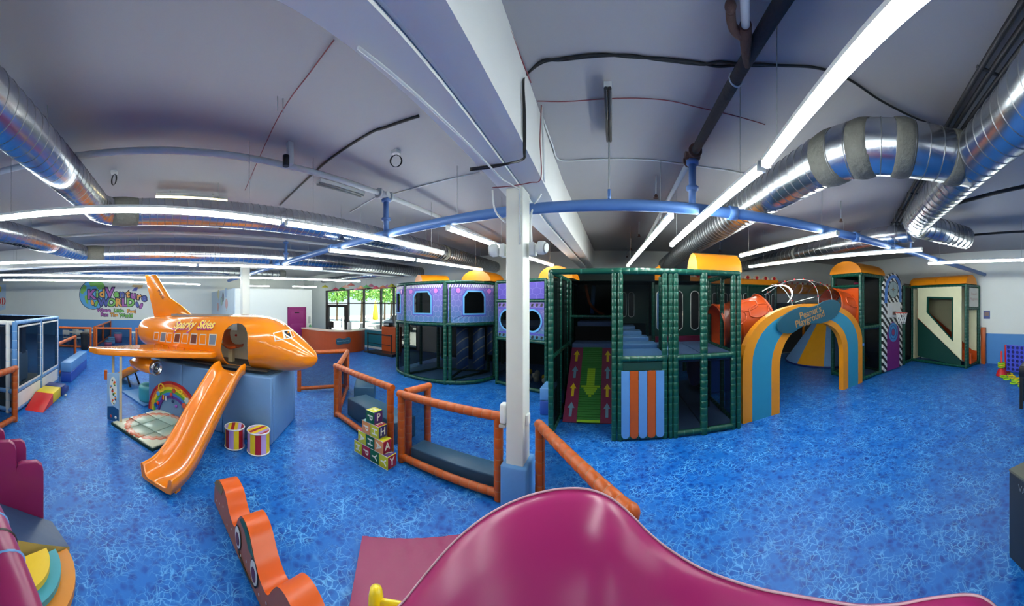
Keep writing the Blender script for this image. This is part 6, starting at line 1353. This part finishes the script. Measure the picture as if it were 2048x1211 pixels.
# left scalloped panels, ramp, rainbow steps, tube
def scallop(a, b, tops, th, lab):
    a, b = V((*a, 0)), V((*b, 0)); u = (b - a).normalized(); n_ = V((-u.y, u.x, 0)); pts = [(0, .003)]; x = 0
    for w_, h_ in tops:
        r = .06; pts += [(x + .001, h_ - r - .01), (x + .02, h_ - .02), (x + r, h_), (x + w_ - r * 1.3, h_ + .01), (x + w_ - .02, h_ - .03), (x + w_, h_ - .1)]; x += w_
    pts.append((x, .003)); o = MB().prism([a + u * p + UP * z for p, z in pts], n_ * th).build('scalloped_panel', DPINK, None, .012); return tag(o, lab, 'padded panel', 'plum scalloped panels')
scallop((-2.74, -1.99), (-3.10, -1.27), [(.2, .74), (.3, .93), (.31, .70)], -.07, 'plum scalloped foam panel nearest, standing behind the blue ramp'); scallop((-3.05, -2.5), (-3.52, -1.7), [(.3, 1.0), (.36, .84), (.28, .68)], -.07, 'plum scalloped foam panel behind the nearest one at left edge')
rw = thing('foam_ramp', (-2.6, -1.2, 0), 'slate blue topped foam ramp beside the plum panel', 'foam ramp')
ra, rb_, rc_, rdd = P(139, 1093, .06), P(104, 1042, .06), V((-2.72, -1.98, .34)), V((-2.28, -1.55, .34))
MB().add([ra, rb_, rc_, rdd, V((ra.x, ra.y, .003)), V((rb_.x, rb_.y, .003)), V((rc_.x, rc_.y, .003)), V((rdd.x, rdd.y, .003))], [(0, 1, 2, 3)]).build('ramp_top', vinyl('slate_vinyl', (48, 74, 112)), rw)
MB().add([ra, rdd, V((rdd.x, rdd.y, .003)), V((ra.x, ra.y, .003)), rb_, V((rb_.x, rb_.y, .003)), rc_, V((rc_.x, rc_.y, .003))], [(0, 1, 2, 3), (0, 3, 5, 4), (4, 5, 7, 6), (1, 6, 7, 2)]).build('ramp_side', vinyl('sand_vinyl', (196, 172, 100)), rw)
qs_ = thing('rainbow_steps', (-2.42, -1.2, 0), 'yellow, teal and orange half round foam steps at lower left', 'foam steps')
qc = V((-2.36, -1.22, .003)); dq = atan2(ra.y - qc.y, ra.x - qc.x)
for r0_, r1_, h_, m_ in ((.40, .53, .06, vinyl('step_orange', (214, 134, 36))), (.30, .40, .11, vinyl('step_teal', (60, 158, 176))), (0.01, .30, .16, vinyl('step_yellow', (240, 200, 50)))):
    a0, a1 = dq, dq - pi * 1.0; n = 20
    o_ = [qc + V((r1_ * cos(a0 + (a1 - a0) * i / n), r1_ * sin(a0 + (a1 - a0) * i / n), 0)) for i in range(n + 1)] + [qc + V((r0_ * cos(a1 + (a0 - a1) * i / n), r0_ * sin(a1 + (a0 - a1) * i / n), 0)) for i in range(n + 1)]
    MB().prism(o_, UP * h_).build('step', m_, qs_)
tbp = [PD(-75, 960, 1.5), PD(-38, 1050, 1.32), PD(-5, 1150, 1.12), PD(28, 1260, .98), PD(60, 1400, .85)]
tp = thing('padded_rail', tbp[2], 'plum padded rail tied with cords at the lower left corner', 'padded rail')
MB().tube(smoothpath(tbp, 5), .115, 24).build('rail_pad', DPINK, tp)
sp5 = smoothpath(tbp, 5)
MB().tube([V((sp5[-3].x, sp5[-3].y, 0)), sp5[-3]], .09, 16).build('rail_post', DPINK, tp)
for i, m_ in ((6, SKYB), (8, BLACK), (10, SKYB)):
    d = (sp5[i + 1] - sp5[i - 1]).normalized(); MB().tube([sp5[i] - d * .005, sp5[i], sp5[i] + d * .005], [.114, .121, .114], 24, 0, (False, False)).build('tie_cord', m_, tp)

# ================================================================ right side things
t = thing('wall_poster', (XR - .02, 3.2, 1.9), 'small framed blue poster on the right wall', 'poster')
a, b = PX(1967, 637, XR - .005), PX(1980, 621, XR - .005)
MB().bb((XR - .02, a.y, a.z), (XR - .005, b.y, b.z)).build('poster_frame', mat('poster_blue', (70, 86, 150), .4), t); MB().bb((XR - .026, a.y + (b.y - a.y) * .15, a.z + (b.z - a.z) * .35), (XR - .02, a.y + (b.y - a.y) * .85, a.z + (b.z - a.z) * .88)).build('poster_picture', mat('poster_brown', (136, 110, 104), .5), t)
g0, g1 = P(2012, 748), V((8.9, .55, 0)); gu = V((-.28, -1, 0)).normalized(); gn = V((gu.y, -gu.x, 0))
c4 = thing('giant_game', g0, 'giant blue four-in-a-row game in red frame at the right', 'game')
CR = mat('game_red', (196, 34, 40), .35); CB = mat('game_blue', (72, 84, 206), .35)
for k in (0, 1.28): p = g0 + gu * k; MB().box(p + UP * .52, (.07, .1, 1.04), atan2(gu.y, gu.x)).build('upright', CR, c4, .01); MB().box(p + UP * .05, (.1, .5, .1), atan2(gu.y, gu.x)).build('foot', CR, c4, .01)
colw, rowh = .17, .15
for i in range(7):
    for j in range(6):
        c = g0 + gu * (.05 + colw * (i + .5)) + UP * (.14 + rowh * (j + .5)); n = 16; sq = []; ci = []
        for kk in range(n): a = 2 * pi * kk / n; f = 1 / max(abs(cos(a)), abs(sin(a))); sq.append(c + gu * (colw / 2 * cos(a) * f) + UP * (rowh / 2 * sin(a) * f)); ci.append(c + gu * (.058 * cos(a)) + UP * (.058 * sin(a)))
        if i == 0 and j == 0 or True: plate(MB(), sq, ci, gn * .07).build('game_cell', CB, c4)
MB().box(g0 + gu * .65 + gn * .035 + UP * .6, (1.15, .006, .85), atan2(gu.y, gu.x)).build('game_back', mat('game_dark', (30, 34, 110), .5), c4)
rt0 = P(2003, 750); rt = thing('ring_toss', rt0, 'red ring toss peg with rings on it beside the game', 'ring toss')
MB().lathe(rt0, [(.2, .003), (.2, .03), (.12, .22), (.035, .26), (.035, .82), (.02, .84)], 16).build('peg', CR, rt)
for z, m_ in ((.3, LIME), (.36, YEL), (.42, LIME)): MB().tube(ellipse(rt0 + UP * z, (1, 0, 0), (0, 1, 0), .11, .11, 20) + [rt0 + UP * z + V((.11, 0, 0))], .028, 8).build('peg_ring', m_, rt)
for i, (px, py) in enumerate(((2007, 753), (2019, 748), (2014, 757), (2024, 754), (2030, 760), (2036, 758), (2028, 766), (2040, 765), (2044, 771))):
    c = P(px, py, .02) + UP * (.012 if i % 3 == 0 else .0); tag(MB().tube(ellipse(c, (1, 0, .1 * (i % 2)), (0, 1, 0), .11, .11, 20) + [c + V((.11, 0, .011 * (i % 2)))], .024, 8).build('toss_ring', LIME if i % 2 == 0 else YEL), ('lime' if i % 2 == 0 else 'yellow') + ' plastic ring in the pile by the ring toss', 'ring', ('lime' if i % 2 == 0 else 'yellow') + ' tossed rings on the floor')
ac = thing('arcade_table', (6.9, 1.0, 0), 'black arcade table cut by the right picture edge', 'arcade table')
c = P(2042, 818); MB().bb((c.x, c.y - 1.0, .75), (c.x + .7, c.y + .05, 1.0)).build('table_body', BLACK, ac, .02); MB().bb((c.x + .03, c.y - .95, 1.0), (c.x + .67, c.y, 1.01)).build('table_screen', mat('arcade_print', (60, 44, 52), .3), ac)
for dx in (.06, .62):
    for dy in (-.95, 0): MB().bb((c.x + dx - .04, c.y + dy - .04, 0), (c.x + dx + .04, c.y + dy + .04, .75)).build('leg', BLACK, ac)
bx = thing('black_cabinet', (3.0, .3, 0), 'dark low cabinet with white lettering at the lower right corner', 'cabinet')
K0 = P(2018, 1112); d1 = V((-.62, -.78, 0)).normalized(); d2 = V((.78, -.62, 0)).normalized()
CBD = mat('cabinet_charcoal', (38, 44, 54), .5)
cbo = MB().prism([K0, K0 + d1 * .7, K0 + d1 * .7 + d2 * .7, K0 + d2 * .7], UP * .84).build('cabinet_body', CBD, bx, .01); MB().prism([K0 + UP * .842, K0 + d1 * .7 + UP * .842, K0 + d1 * .7 + d2 * .7 + UP * .842, K0 + d2 * .7 + UP * .842], UP * .02).build('cabinet_lid', mat('lid_grey', (92, 94, 84), .5), bx)
text('cabinet_lettering', 'VA', .09, K0 + d1 * .2 + UP * .75 - d2 * .004, d1, UP, mat('cab_letter', (110, 118, 128), .5), cbo, .003)
